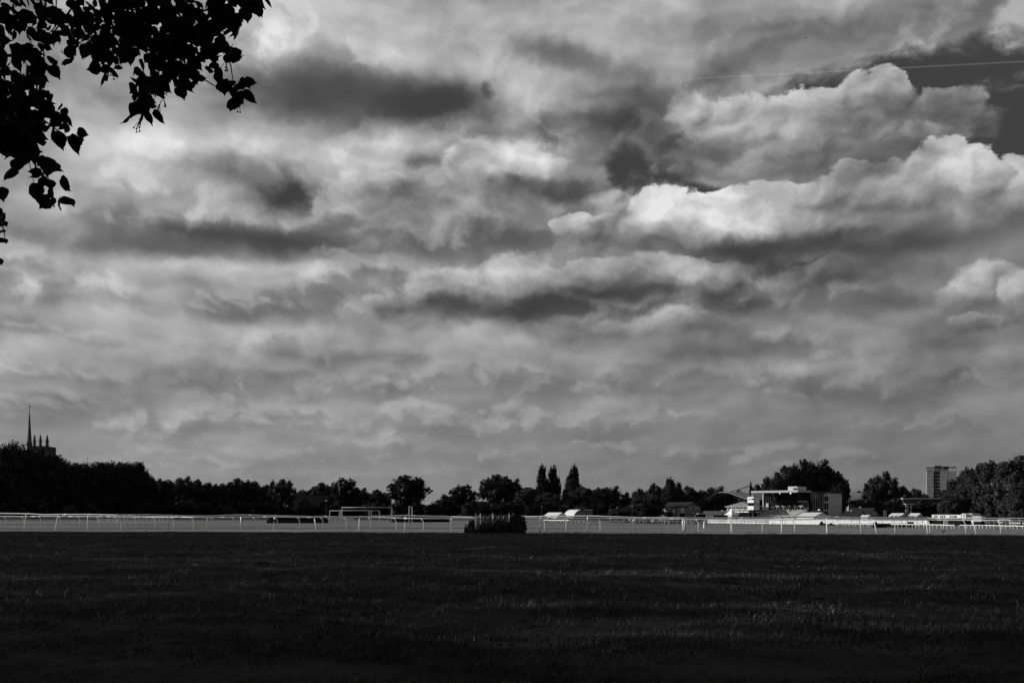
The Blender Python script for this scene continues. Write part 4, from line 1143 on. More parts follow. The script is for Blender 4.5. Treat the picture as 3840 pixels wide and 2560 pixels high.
# ------------------------------------------------------------------ bow-top gate enclosure with its bushes
def bow_gate():
    y = 77.3; s = y / F_PX; dpt = 1.25
    x0, x1 = at(1783.6, 0, y).x, at(1909, 0, y).x
    e = empty('bow_top_gate', ((x0 + x1) / 2, y, 0), 'bow-top metal gate enclosure with ball-topped posts, overgrown by bushes', 'gate')
    zt = at(0, 1931, y).z
    def post(x, yy, r, z):
        p = MB(); p.tube([(x, yy, -0.05), (x, yy, z)], r, 10)
        po = p.build('post', M['postpaint'], e, True)
        MB().lathe((x, yy, z + 0.001), [(r * 1.25, 0), (r * 1.25, 0.03)], 10).build('collar', M['postpaint'], po)
        MB().ball((x, yy, z + 0.03 + 0.055), 0.062, 10, 7).build('ball_finial', M['steel'], po, True)
    post(x0, y, 0.048, zt); post(x1, y, 0.048, zt)
    post(at(1802, 0, y + dpt).x, y + dpt, 0.04, zt - 0.02); post(at(1848, 0, y + dpt).x, y + dpt, 0.035, zt); post(at(1924.5, 0, y + dpt).x, y + dpt, 0.04, zt - 0.02)
    zr = at(0, 1945, y).z
    MB().box(x0, x1, y - 0.02, y + 0.02, zr - 0.025, zr + 0.025).build('upper_rail', M['steeldark'], e)
    MB().box(x0, x1, y - 0.02, y + 0.02, 0.16, 0.21).build('lower_rail', M['steeldark'], e)
    def hoop(cx, cy, dx, dy, hw, zz, r=0.013):
        pts = [(cx - dx * hw, cy - dy * hw, 0.12)] + [(cx - dx * hw * math.cos(a), cy - dy * hw * math.cos(a), zz - hw + hw * math.sin(a)) for a in np.linspace(0, math.pi, 11)] + [(cx + dx * hw, cy + dy * hw, 0.12)]
        MB().tube(pts, r, 6).build('bow', M['steel'], e, True)
    for px in (1817, 1837, 1856.5, 1876, 1895):
        c = at(px, 0, y).x
        hoop(c, y, 1, 0, 0.132, at(0, 1929.8, y).z)
        MB().tube([(c, y, 0.12), (c, y, zr + 0.16)], 0.0085, 6).build('bar', M['barsteel'], e, True)
    for px in (1792, 1798, 1804, 1827, 1846.6, 1866, 1885.5, 1903):
        c = at(px, 0, y).x
        MB().tube([(c, y, 0.12), (c, y, zr)], 0.0085, 6).build('bar', M['barsteel'], e, True)
    for xa, xb in ((x0, at(1802, 0, y + dpt).x), (x1, at(1924.5, 0, y + dpt).x)):     # side panels running back
        d = Vector((xb - xa, dpt, 0)); Ln = d.length; d.normalize()
        for k in range(4):
            q = (k + 0.6) * Ln / 4.4
            hoop(xa + d.x * q, y + d.y * q, d.x, d.y, 0.12, zt - 0.05)
        MB().tube([(xa, y, zr), (xb, y + dpt, zr)], 0.02, 6).build('side_rail', M['steeldark'], e)
M['barsteel'] = mat('dull_bar_steel', 0.16, 0.2, 8.0, 0.6)
M['postpaint'] = mat('grey_post_paint', 0.55, 0.2, 3.0, 0.6)
bow_gate()

def leafy_bush(name, label, lobes, n, leaf, m, seed, core=0.7, spread=0.13):
    """bush in metres around its own foot: leafy shell plus a few stems"""
    cx = sum(l[0] for l in lobes) / len(lobes); cy = sum(l[1] for l in lobes) / len(lobes)
    e = empty(name, (cx, cy, 0), label, 'bush', 'bushes round the bow-top gate')
    V, Q = crown_arrays([(l[0] - cx, l[1] - cy, *l[2:]) for l in lobes], n, 12, leaf, seed, spread, core)
    link(bpy.data.objects.new('foliage', mesh_np('foliage', V, Q, M[m])), e)
    rng = random.Random(seed)
    mb = MB()
    for i in range(9):
        l = rng.choice(lobes)
        bx, by = l[0] + rng.uniform(-.3, .3) * l[3], l[1] + rng.uniform(-.3, .3) * l[4]
        mb.tube([(bx, by, 0), (bx + rng.uniform(-.15, .15), by, l[2]), (bx + rng.uniform(-.4, .4) * l[3], by, l[2] + l[5] * rng.uniform(0.8, 1.1))], [0.014, 0.010, 0.004], 5)
    mb.build('stems', M['bark'], e)
def bl(px, py, rx, ry, y):
    c = at(px, py, y); k = y / F_PX
    return (c.x, y, c.z, rx * k, rx * k * 0.9, ry * k)
leafy_bush('bush', 'left leafy bush of the gate, its separate sprigs against the sunlit turf', [bl(1764, 1984, 19, 18, 77.9), bl(1774, 1966, 12, 17, 78.2), bl(1754, 1990, 12, 12, 77.4), bl(1768, 1962, 9, 14, 78.0), bl(1770, 1994, 20, 10, 75.6)], 170, 0.085, 'weed', 91, 0.5, 0.2)
leafy_bush('bush', 'low dark nettles growing up through the bars of the gate', [bl(1800, 1994, 18, 14, 75.4), bl(1812, 1986, 18, 22, 76.3), bl(1840, 1984, 26, 26, 75.6), bl(1875, 1980, 24, 28, 75.6), bl(1895, 1982, 20, 28, 75.6), bl(1860, 1966, 24, 18, 78.2), bl(1825, 1972, 20, 16, 78.2), bl(1885, 1960, 18, 18, 78.2), bl(1800, 1963, 14, 20, 79.2), bl(1830, 1960, 20, 22, 79.2), bl(1862, 1959, 20, 22, 79.2), bl(1895, 1956, 20, 22, 79.2)], 620, 0.075, 'weed', 92, 0.82)
leafy_bush('bush', 'dense dark bush against the right side of the gate', [bl(1932, 1970, 24, 34, 75.8), bl(1952, 1976, 21, 28, 75.6), bl(1938, 1948, 24, 19, 76.8), bl(1956, 1954, 16, 18, 76.4), bl(1920, 1954, 16, 22, 78.0), bl(1945, 1990, 26, 16, 75.2)], 460, 0.075, 'weed', 93, 0.82)

# ------------------------------------------------------------------ buildings
class Frame:
    """building frame standing corner-on: u runs along the left-hand face, w along the right-hand face"""
    def __init__(self, pxc, y, tdeg):
        t = R(tdeg)
        self.y = y; self.c = Vector(((pxc - 1920.0) * y / F_PX, y, 0))
        self.u = Vector((-math.cos(t), math.sin(t), 0)); self.w = Vector((math.sin(t), math.cos(t), 0))
        self.g = ground_z(self.c.x, y)
    def la(self, px):
        q = (px - 1920.0) / F_PX
        return (q * self.c.y - self.c.x) / (self.u.x - q * self.u.y)
    def lb(self, px):
        q = (px - 1920.0) / F_PX
        return (q * self.c.y - self.c.x) / (self.w.x - q * self.w.y)
    def z(self, py): return EYE - (py - HZ) * self.y / F_PX
    def p(self, a, b, z): return self.c + self.u * a + self.w * b + Vector((0, 0, z))
    def box(self, a0, a1, b0, b1, z0, z1, mb=None):
        mb = mb or MB()
        return mb.fbox(self.c, self.u, self.w, a0, a1, b0, b1, z0, z1)
    def root(self, name, label, cat, group=None):
        return empty(name, (self.c.x, self.c.y, self.g), label, cat, group)

def win_left(fr, root, a0, a1, z0, z1, frame='whitepaint', glass='glass', name='window', b=0.0, bars=0):
    """window in the left-hand face: frame set proud of the wall, pane set back in it"""
    mb = MB(); t = 0.12
    fr.box(a0, a1, b - 0.06, b + 0.02, z0, z0 + t, mb); fr.box(a0, a1, b - 0.06, b + 0.02, z1 - t, z1, mb)
    fr.box(a0, a0 + t, b - 0.06, b + 0.02, z0 + t, z1 - t, mb); fr.box(a1 - t, a1, b - 0.06, b + 0.02, z0 + t, z1 - t, mb)
    for k in range(bars):
        q = a0 + (a1 - a0) * (k + 1) / (bars + 1)
        fr.box(q - 0.05, q + 0.05, b - 0.055, b + 0.02, z0 + t, z1 - t, mb)
    w = mb.build(name, M[frame], root)
    fr.box(a0 + t * .9, a1 - t * .9, b - 0.02, b + 0.015, z0 + t * .9, z1 - t * .9).build('pane', M[glass], w)
def win_right(fr, root, b0, b1, z0, z1, frame='whitepaint', glass='glass', name='window', a=0.0, bars=0):
    mb = MB(); t = 0.12
    fr.box(a - 0.06, a + 0.02, b0, b1, z0, z0 + t, mb); fr.box(a - 0.06, a + 0.02, b0, b1, z1 - t, z1, mb)
    fr.box(a - 0.06, a + 0.02, b0, b0 + t, z0 + t, z1 - t, mb); fr.box(a - 0.06, a + 0.02, b1 - t, b1, z0 + t, z1 - t, mb)
    for k in range(bars):
        q = b0 + (b1 - b0) * (k + 1) / (bars + 1)
        fr.box(a - 0.055, a + 0.02, q - 0.05, q + 0.05, z0 + t, z1 - t, mb)
    w = mb.build(name, M[frame], root)
    fr.box(a - 0.02, a + 0.015, b0 + t * .9, b1 - t * .9, z0 + t * .9, z1 - t * .9).build('pane', M[glass], w)

def grandstand():
    f = Frame(2991, 385, 45); g = f.g
    e = f.root('grandstand', 'grandstand with flat oversailing roof, dark open front and stepped terrace', 'grandstand')
    A, B0 = f.la(2818), 10.0
    zt, zb = f.z(1837), f.z(1845)
    f.box(-0.3, A, -0.3, B0 + 0.2, zb, zt).build('roof', M['fascia'], e)
    f.box(-0.1, A - 0.3, -0.1, B0, zb - 0.12, zb - 0.004).build('soffit', M['steeldark'], e)
    # back of the open front: three storeys of dark glazing between mullions
    f.box(-0.2, 15.2, 8.4, B0, g, zb - 0.13).build('back_wall', M['black'], e)
    for i, a in enumerate(np.arange(0.3, 15.0, 2.05)):
        f.box(a, a + 1.9, 8.30, 8.38, 6.1, zb - 0.5).build('pane', M['glass'], e)
        f.box(a, a + 1.9, 8.30, 8.38, 2.75, 5.7).build('pane', M['glass'], e)
        f.box(a + 1.93, a + 1.98, 8.25, 8.395, 2.6, zb - 0.14).build('mullion', M['steeldark'], e)
    f.box(0.0, 15.2, 7.6, 8.28, 5.72, 6.05).build('balcony_slab', M['steeldark'], e)
    for a in (2.0, 4.4, 7.2, 9.6, 12.4):
        f.box(a, a + 1.6, 7.4, 7.55, 3.9, 4.25).build('balcony_panel', M['cladding'], e)
        f.box(a + 0.3, a + 0.42, 6.4, 6.5, 2.65, 4.2).build('balcony_post', M['steel'], e)
    # glass wind screen at the left end
    for k, b in enumerate((0.8, 2.5, 4.2, 5.9)):
        f.box(15.2, 15.35, b, b + 1.5, 5.6, zb - 0.2).build('screen_pane', M['screenglass'], e)
        f.box(15.2, 15.4, b, b + 1.55, 5.35, 5.55).build('screen_rail', M['cladding'], e)
    f.box(15.15, 15.5, 0.3, 0.65, 2.6, zb - 0.13).build('column', M['cladding'], e)
    f.box(-0.15, 0.2, B0 - 0.45, B0 - 0.1, 2.4, zb - 0.13).build('column', M['cladding'], e)
    f.box(14.0, 15.1, 2.2, 2.3, 2.6, 5.3).build('notice_panel', M['cladding'], e)
    # stepped terrace
    n = 11
    for k in range(n):
        b1 = 8.2 - k; z1 = 2.6 - k * 0.36
        f.box(0.0, 19.0 - 0.1 * k, b1 - 1.0, b1 - 0.003, g, z1).build('terrace_step', M['step'], e)
    rng = random.Random(2)
    for row, b in ((0, 7.6), (3, 4.6), (6, 1.6), (9, -1.4)):
        zz = 2.6 - row * 0.36
        for a in np.arange(1.2, 18.2, 2.7):
            aa = a + (row % 2) * 0.5 + rng.uniform(-.2, .2)
            P = [f.p(aa, b, zz), f.p(aa, b, zz + 1.05), f.p(aa + 1.3, b, zz + 1.05), f.p(aa + 1.3, b, zz)]
            MB().tube(P, 0.065, 6).build('crush_barrier', M['cladding'], e)
    for a in (-0.12, 19.15):
        mb = MB()
        for dz in (1.1, 0.6):
            mb.tube([f.p(a, 8.2, 2.6 + dz), f.p(a, -2.8, 2.6 - 10 * 0.36 + dz)], 0.07, 6)
        for k in range(6):
            b = 8.0 - k * 2.1; zz = 2.6 - (8.2 - b) * 0.36
            mb.tube([f.p(a, b, zz - 0.2), f.p(a, b, zz + 1.1)], 0.055, 6)
        mb.build('stair_rail', M['steel'], e)
    # glazed stair hall and grey base on the right-hand side
    b_end = f.lb(3100)
    f.box(0.05, 9, B0 + 0.004, b_end, f.z(1911), f.z(1843)).build('stair_hall', M['glass'], e)
    f.box(-0.05, 9, B0 + 0.004, b_end, g, f.z(1911) - 0.004).build('base_wall', M['concrete'], e)
    f.box(-0.3, 9, B0 + 0.21, b_end + 0.2, f.z(1843) + 0.004, f.z(1839)).build('hall_roof', M['steeldark'], e)
    for px in (3049, 3057.5, 3066, 3075, 3084, 3091):
        b = f.lb(px); wd = 0.08
        f.box(-0.12, 0.04, b - wd, b + wd, f.z(1911), f.z(1843)).build('mullion', M['steel'], e)
    # end block
    q = Frame(3110, 398, 45)
    a1, b1 = q.la(3089), q.lb(3157)
    q.box(0.0, a1 + 6, 0.0, b1, q.g, q.z(1848)).build('end_block', M['cladding'], e)
    q.box(-0.25, a1 + 6, -0.25, b1 + 3.5, q.z(1848) + 0.004, q.z(1844.5)).build('end_roof', M['steeldark'], e)
    q.box(0.6, a1 + 6, b1 + 0.004, b1 + 2.5, q.g, q.z(1848)).build('recess', M['black'], e)
    for py0, py1 in ((1879, 1858), (1911, 1884), (1935, 1914)):
        win_left(q, e, 0.25, a1 - 0.1, q.z(py0), q.z(py1), 'whitepaint', bars=1)
    for k in range(1, 4):
        zz = q.g + (q.z(1848) - q.g) * k / 4
        q.box(-0.03, -0.002, 0.02, b1 - 0.02, zz, zz + 0.06).build('joint', M['steel'], e)
    # plant room on the roof
    r = Frame(2990, 388.5, 45)
    za = f.z(1837) + 0.003
    r.box(0, r.la(2955), 0, r.lb(3024), za, r.z(1823)).build('plant_room', M['cladding'], e)
    r.box(0.5, 1.4, -0.7, -0.02, za + 0.3, za + 0.9).build('roof_camera', M['black'], e)
    for aa, bb, zz in ((14.0, 1.5, zb - 0.35), (9.3, 1.5, zb - 0.35)):
        MB().ball(f.p(aa - 6.0, bb - 1.0, zz), 0.10 if aa > 10 else 0.15, 8, 6).build('ceiling_lamp', M['lit'], e)
    MB().ball(f.p(-0.35, f.lb(3068), f.z(1910.5)), 0.12, 8, 6).build('bulkhead_lamp', M['lit'], e)
M['screenglass'] = mat('pale_screen_glass', 0.10, 0.1, 1.0, 0.2, spec=0.5)  # pale tone stands in for sky showing through the panes
M['step'] = mat('terrace_concrete', 0.32, 0.35, 2.5, 0.9)
grandstand()

def judge_box():
    f = Frame(2826, 372, 45)
    e = f.root('judge_box', 'white judge box tower on legs with dark viewing band, left of the grandstand', 'tower')
    A, B = f.la(2803), f.lb(2848)
    f.box(0, A, 0, B, f.z(1911), f.z(1896)).build('lower_cabin', M['whitepaint'], e)
    f.box(0.25, A - 0.2, 0.25, B, f.z(1896) + 0.004, f.z(1884) - 0.004).build('viewing_band', M['glass'], e)
    f.box(0, A, 0, B, f.z(1884), f.z(1862)).build('upper_cabin', M['whitepaint'], e)
    f.box(-0.15, A + 0.15, -0.15, B + 0.1, f.z(1862) + 0.004, f.z(1861)).build('roof', M['cladding'], e)
    f.box(-1.0, A + 0.9, -0.9, -0.02, f.z(1886), f.z(1884) - 0.006).build('balcony', M['steeldark'], e)
    f.box(-0.08, -0.002, 0.3, B, f.z(1896), f.z(1884)).build('side_panel', M['cladding'], e)
    win_left(f, e, 1.55, 2.25, f.z(1873), f.z(1869), 'black')
    win_left(f, e, 0.1, 1.0, f.z(1873.5), f.z(1868), 'black')
    win_right(f, e, 0.05, 0.8, f.z(1873.5), f.z(1868), 'black')
    for a, b in ((0.3, 0.3), (A - 0.4, 0.3), (0.3, B - 0.4), (A - 0.4, B - 0.4)):
        f.box(a, a + 0.25, b, b + 0.25, f.g - 0.05, f.z(1911) - 0.003).build('leg', M['steeldark'], e)
    f.box(0.7, 1.7, 0.8, 2.4, f.g - 0.05, f.z(1911) - 0.003).build('stair_core', M['black'], e)
    MB().tube([f.p(1.2, 1.0, f.z(1861)), f.p(1.2, 1.0, f.z(1846))], [0.22, 0.10], 8).build('aerial', M['cladding'], e)
judge_box()

def pavilion():
    f = Frame(2806, 394, 45); g = f.g
    e = f.root('pavilion', 'low pavilion with hipped grey roof and white balcony, left of the judge box', 'pavilion')
    A, B = f.la(2728), 9.0
    ze, zr, zf = f.z(1898), f.z(1881), f.z(1917)
    o = 0.8
    b0, b1 = f.p(-o, -o, ze), f.p(A + o, -o, ze); b2, b3 = f.p(A + o, B + o, ze), f.p(-o, B + o, ze)
    r0, r1 = f.p(3.5, B / 2, zr), f.p(A - 3.5, B / 2, zr)
    mb = MB(); mb.quad(b0, b1, r1, r0); mb.tri(b1, b2, r1); mb.quad(b2, b3, r0, r1); mb.tri(b3, b0, r0)
    mb.build('roof', M['roofmetal'], e)
    f.box(-o, A + o, -o, B + o, ze - 0.22, ze - 0.004).build('eaves', M['cladding'], e)
    f.box(0, A, 1.6, B, zf, ze - 0.224).build('wall', M['steeldark'], e)
    f.box(-0.3, A + 0.2, -0.4, B, zf - 0.35, zf - 0.004).build('balcony_floor', M['whitepaint'], e)
    f.box(0, A, 1.0, B, g, zf - 0.36).build('undercroft', M['black'], e)
    for k in range(6):
        a = 0.1 + (A - 0.4) * k / 5
        f.box(a, a + 0.2, -0.2, 0.0, zf, ze - 0.225).build('column', M['steel'], e)
    for k in range(4):
        a = 0.6 + k * A / 4.2
        f.box(a, a + 1.3, 1.5, 1.59, zf + 0.2, ze - 0.5).build('window_panel', M['cladding'], e)
    mb = MB()
    f.box(0, A, -0.38, -0.32, zf + 1.0, zf + 1.1, mb)
    for k in range(26):
        a = A * k / 25
        f.box(a - 0.03, a + 0.03, -0.375, -0.325, zf, zf + 1.0, mb)
    mb.build('balustrade', M['whitepaint'], e)
    mb = MB()
    for k in range(8):
        f.box(3.2, 4.6, -0.7 - k * 0.42, -0.42 - k * 0.42, zf - 0.45 - k * 0.42, zf - 0.35 - k * 0.42, mb)
    for a in (3.15, 4.65):
        mb.tube([f.p(a, -0.4, zf + 0.8), f.p(a, -3.9, zf - 2.6)], 0.07, 6)
    mb.build('outer_stair', M['steel'], e)
pavilion()

def brick_building():
    f = Frame(2569, 400, 40); g = f.g
    e = f.root('brick_building', 'two-storey brick building with dark pitched roof and small white windows', 'building')
    A, B = f.la(2481), f.lb(2629)
    ze, zr = f.z(1899), f.z(1883.5)
    f.box(0, A, 0, B, g, ze).build('wall', M['brick'], e)
    MB().prism([f.p(0, 0, ze + .003), f.p(0, B, ze + .003), f.p(0, B / 2, zr)], f.u * 0.3).build('gable_wall', M['brick'], e)
    o = 0.5
    mb = MB()
    mb.hexa([f.p(-o, -o, ze - .15), f.p(A + o, -o, ze - .15), f.p(A + o, B / 2, zr + .05), f.p(-o, B / 2, zr + .05), f.p(-o, -o, ze + .08), f.p(A + o, -o, ze + .08), f.p(A + o, B / 2, zr + .28), f.p(-o, B / 2, zr + .28)])
    mb.hexa([f.p(-o, B / 2, zr + .05), f.p(A + o, B / 2, zr + .05), f.p(A + o, B + o, ze - .15), f.p(-o, B + o, ze - .15), f.p(-o, B / 2, zr + .28), f.p(A + o, B / 2, zr + .28), f.p(A + o, B + o, ze + .08), f.p(-o, B + o, ze + .08)])
    mb.build('roof', M['slate'], e)
    a0, a1 = f.la(2549), f.la(2528)
    f.box(a0, a1, -1.3, -0.003, g, f.z(1904)).build('porch', M['brick'], e)
    f.box(0.25, 2.0, -0.06, -0.003, f.z(1923), f.z(1900.5)).build('wall_panel', M['cladding'], e)
    f.box(0.05, 2.2, -0.1, -0.003, g, f.z(1924)).build('garage_door', M['black'], e)
    for px in (2492.5, 2507, 2520.5):
        a = f.la(px); win_left(f, e, a - 0.62, a + 0.62, f.z(1908), f.z(1901), bars=1)
    a = f.la(2492.5); f.box(a - 0.42, a + 0.42, -0.07, -0.003, f.z(1920.5), f.z(1911.5)).build('notice_board', M['whitepaint'], e)
    a = f.la(2532.5); f.box(a - 0.38, a + 0.38, -1.37, -1.303, f.z(1920.5), f.z(1911.5)).build('notice_board', M['whitepaint'], e)
    for px in (2586.5, 2612):
        b = f.lb(px); win_right(f, e, b - 1.5, b + 1.5, f.z(1907.5), f.z(1901), bars=2)
    b = f.lb(2600); f.box(-0.06, -0.003, b - 1.0, b + 1.0, f.z(1925), f.z(1921.5)).build('vent_grille', M['steel'], e)
    MB().ball(f.p(-0.3, B / 2, zr - 1.2), 0.16, 8, 6).build('security_lamp', M['whitepaint'], e)
    a = f.la(2540); mb = MB(); mb.tube([f.p(a0 - 0.1, -0.9, g), f.p(a0 - 0.1, -0.9, f.z(1902))], 0.08, 6); mb.build('drainpipe', M['whitepaint'], e)
brick_building()

def tent(pxc, pxl, pxr, eave, ridge, y, t, label, group, sides='canvas', curve=0.0):
    f = Frame(pxc, y, t); g = f.g
    e = f.root('marquee', label, 'marquee', group)
    A, B = f.la(pxl), f.lb(pxr)
    ze, zr = f.z(eave), f.z(ridge)
    n = 12 if curve else 2
    prof = [(0, ze + .004)]
    for i in range(1, n):
        s = i / n
        prof.append((B * s, ze + (zr - ze) * (math.sin(math.pi * s) ** 0.75 if curve else 1 - abs(2 * s - 1))))
    prof.append((B, ze + .004))
    mb = MB()
    k = len(prof)
    for (b0, z0), (b1, z1) in zip(prof, prof[1:]):
        mb.quad(f.p(-0.15, b0, z0 + .05), f.p(A, b0, z0 + .05), f.p(A, b1, z1 + .05), f.p(-0.15, b1, z1 + .05))
    mb.build('roof', M['canvas'], e)
    MB().prism([f.p(0, b, z) for b, z in prof], f.u * 0.08).build('gable_wall', M[sides], e)
    MB().prism([f.p(A - 0.1, b, z) for b, z in prof], f.u * -0.08).build('gable_wall', M[sides], e)
    f.box(0, A, 0.02, B - 0.02, g, ze).build('side_wall', M[sides], e)
    nb = max(2, int(A / 3))
    for i in range(nb + 1):
        a = A * i / nb
        f.box(max(0.02, a - 0.05), min(A - .02, a + 0.05), -0.06, 0.015, g, ze - 0.01).build('leg', M['steel'], e)
    return e
G_T = 'white marquees round the course'
tent(2091, 2040, 2124, 1932, 1921, 345, 42, 'low white ridge marquee left of the curved-roof one, behind the hooked rail', G_T)
tent(2150, 2112, 2206, 1934, 1910, 352, 45, 'larger curved-roof marquee with a dark end, right of the low white one', G_T, 'greycanvas', 1.0)
tent(3051, 2985, 3113, 1937, 1921, 335, 42, 'white ridge marquee in front of the grandstand end block', G_T)
tent(3377, 3331, 3404, 1934, 1923.5, 345, 42, 'left one of two small white marquees below the bushy trees', G_T)
tent(3440, 3404, 3461, 1934, 1923.5, 350, 42, 'right one of two small white marquees below the bushy trees', G_T)
tent(3254, 3226, 3268, 1936.5, 1930.5, 330, 42, 'tiny white canopy in front of the dark tiled houses', G_T)

def pagoda():
    y = 345; x = at(2749.5, 0, y).x; g = ground_z(x, y)
    e = empty('pagoda_tent', (x, y, g), 'white peaked pagoda tent with a sharp tip, below the pavilion', 'tent')
    hw = 27 * y / F_PX; ze = at(0, 1929.5, y).z; za = at(0, 1902, y).z
    def ring(s, z): return [Vector((x + dx * s, y + hw + dy * s, z)) for dx, dy in ((-1, -1), (1, -1), (1, 1), (-1, 1))]
    t = R(45)
    def rot(p): return Vector((x + (p.x - x) * math.cos(0.6) - (p.y - y - hw) * math.sin(0.6), y + hw + (p.x - x) * math.sin(0.6) + (p.y - y - hw) * math.cos(0.6), p.z))
    mb = MB(); prev = None
    k = hw / 1.39
    for i in range(9):
        s = i / 8
        r = [rot(p) for p in ring(k * (1 - s) ** 1.55 + 0.04, ze + (za - ze) * s)]
        if prev:
            for q in range(4): mb.quad(prev[q], prev[(q + 1) % 4], r[(q + 1) % 4], r[q])
        prev = r
    mb.build('roof', M['canvas'], e)
    r0 = [rot(p) for p in ring(k - 0.05, g)]
    for q in range(4):
        a, b = r0[q], r0[(q + 1) % 4]
        MB().hexa([a, b, b + Vector((0.03, 0.03, 0)), a + Vector((0.03, 0.03, 0)), Vector((a.x, a.y, ze)), Vector((b.x, b.y, ze)), Vector((b.x + .03, b.y + .03, ze)), Vector((a.x + .03, a.y + .03, ze))]).build('side_wall', M['cladding'], e)
        MB().tube([a, Vector((a.x, a.y, ze))], 0.06, 6).build('pole', M['steel'], e)
pagoda()

def hoarding():
    y = 362; x0, x1 = at(2641, 0, y).x, at(2727, 0, y).x; g = ground_z(x0, y)
    e = empty('hoarding', (x0, y, g), 'pale flat panel wall between the brick building and the pagoda tent', 'wall')
    zt = at(0, 1915, y).z; n = 5
    for i in range(n):
        a, b = x0 + (x1 - x0) * i / n, x0 + (x1 - x0) * (i + 1) / n
        MB().box(a + 0.03, b - 0.03, y, y + 0.12, g, zt).build('panel', M['hoard'], e)
        MB().box(a - 0.06, a + 0.06, y - 0.14, y - 0.004, g, zt - 0.5 - 0.2 * (i % 2)).build('post', M['steeldark'], e)
    MB().box(x0, x1, y + 0.125, y + 2.5, g, zt - 0.05).build('backing', M['steeldark'], e)
M['hoard'] = mat('pale_panel', 0.52, 0.2, 1.2, 0.8)
hoarding()
for px in (2709, 2726.5):
    y = 364.5; p = at(px, 1915, y); g = ground_z(p.x, y)
    e = empty('dome_lamp', (p.x, y, g), 'white dome-topped lamp, %s one of two above the pale panel wall' % ('left' if px < 2715 else 'right'), 'lamp', 'dome lamps')
    MB().tube([(p.x, y, g - .05), (p.x, y, p.z)], 0.05, 6).build('pole', M['steel'], e)
    MB().lathe((p.x, y, p.z), [(0.40, -0.12), (0.42, 0), (0.30, 0.16), (0.10, 0.26), (0.02, 0.3)], 10).build('dome_shade', M['canvas'], e, True)

def arena():
    f = Frame(2826, 430, 45); g = f.g
    e = f.root('arena', 'indoor arena with a big curved roof hung from a dark mast', 'arena')
    A = f.la(2660); ze = f.z(1871); zr = f.z(1835)
    N_ = 18
    def prof(i):
        s = i / N_
        return A * s, ze + (zr - ze) * (math.sin(math.pi * (0.06 + 0.88 * s ** 1.45)) - math.sin(math.pi * 0.06))
    mb = MB(); rim = []
    for i in range(N_):
        (a0, z0), (a1, z1) = prof(i), prof(i + 1)
        mb.hexa([f.p(a0, -2.5, z0 - .35), f.p(a1, -2.5, z1 - .35), f.p(a1, 60, z1 - .35), f.p(a0, 60, z0 - .35), f.p(a0, -2.5, z0), f.p(a1, -2.5, z1), f.p(a1, 60, z1), f.p(a0, 60, z0)])
    mb.build('roof', M['roofmetal'], e)
    MB().tube([f.p(prof(i)[0], -2.7, prof(i)[1] - 0.2) for i in range(N_ + 1)], 0.12, 6).build('roof_rim', M['roofmetal'], e)
    pts = [f.p(prof(i)[0], 1.0, prof(i)[1] - 0.36) for i in range(N_ + 1)]
    MB().prism([f.p(A, 1.0, g), f.p(0, 1.0, g)] + pts, f.w * 0.3).build('end_wall', M['black'], e)
    for k in range(1, 9):
        a = A * k / 9; zz = prof(k * 2)[1] - 0.6
        f.box(a - 0.12, a + 0.12, 0.75, 0.99, g, zz).build('mullion', M['steeldark'], e)
    # mast and stay cables
    mx = f.p(-3.0, 4.0, 0)
    ym = mx.y
    top = at(2815, 1800, ym); b = at(2815, 1880, ym)
    MB().tube([(top.x, ym, g), (top.x, ym, b.z), (top.x, ym, at(0, 1822, ym).z), (top.x, ym, at(0, 1812, ym).z), tuple(top)], [0.55, 0.50, 0.50, 0.34, 0.05], 8).build('mast', M['black'], e)
    hd = at(2815, 1819, ym)
    for px, py, yy in ((2738, 1843, ym - 4), (2760, 1846, ym + 10), (2600, 1888, ym - 8), (2630, 1890, ym - 2), (2778, 1856, ym + 2)):
        MB().tube([hd, at(px, py, yy)], 0.085, 5).build('stay_cable', M['steeldark'], e)
arena()

def curved_hall():
    f = Frame(3182, 500, 86)
    e = f.root('curved_hall', 'grey curved roof of a hall showing right of the grandstand trees', 'hall')
    A, B = 24.0, f.lb(3270)
    ze, zr = f.z(1876), f.z(1846)
    prof = [(A * i / 12, ze + (zr - ze) * math.sin(math.pi * (0.03 + 0.94 * i / 12))) for i in range(13)]
    mb = MB()
    for (a0, z0), (a1, z1) in zip(prof, prof[1:]):
        mb.hexa([f.p(a0, 0, z0 - .3), f.p(a1, 0, z1 - .3), f.p(a1, B, z1 - .3), f.p(a0, B, z0 - .3), f.p(a0, 0, z0), f.p(a1, 0, z1), f.p(a1, B, z1), f.p(a0, B, z0)])
    mb.build('roof', M['roofmetal'], e)
    f.box(0.3, A - .3, 0.2, B - .2, f.g, ze - .32).build('wall', M['concrete'], e)
    f.box(-1.5, 0.2, 0, B, ze - 1.6, ze - 0.5).build('canopy', M['black'], e)
curved_hall()

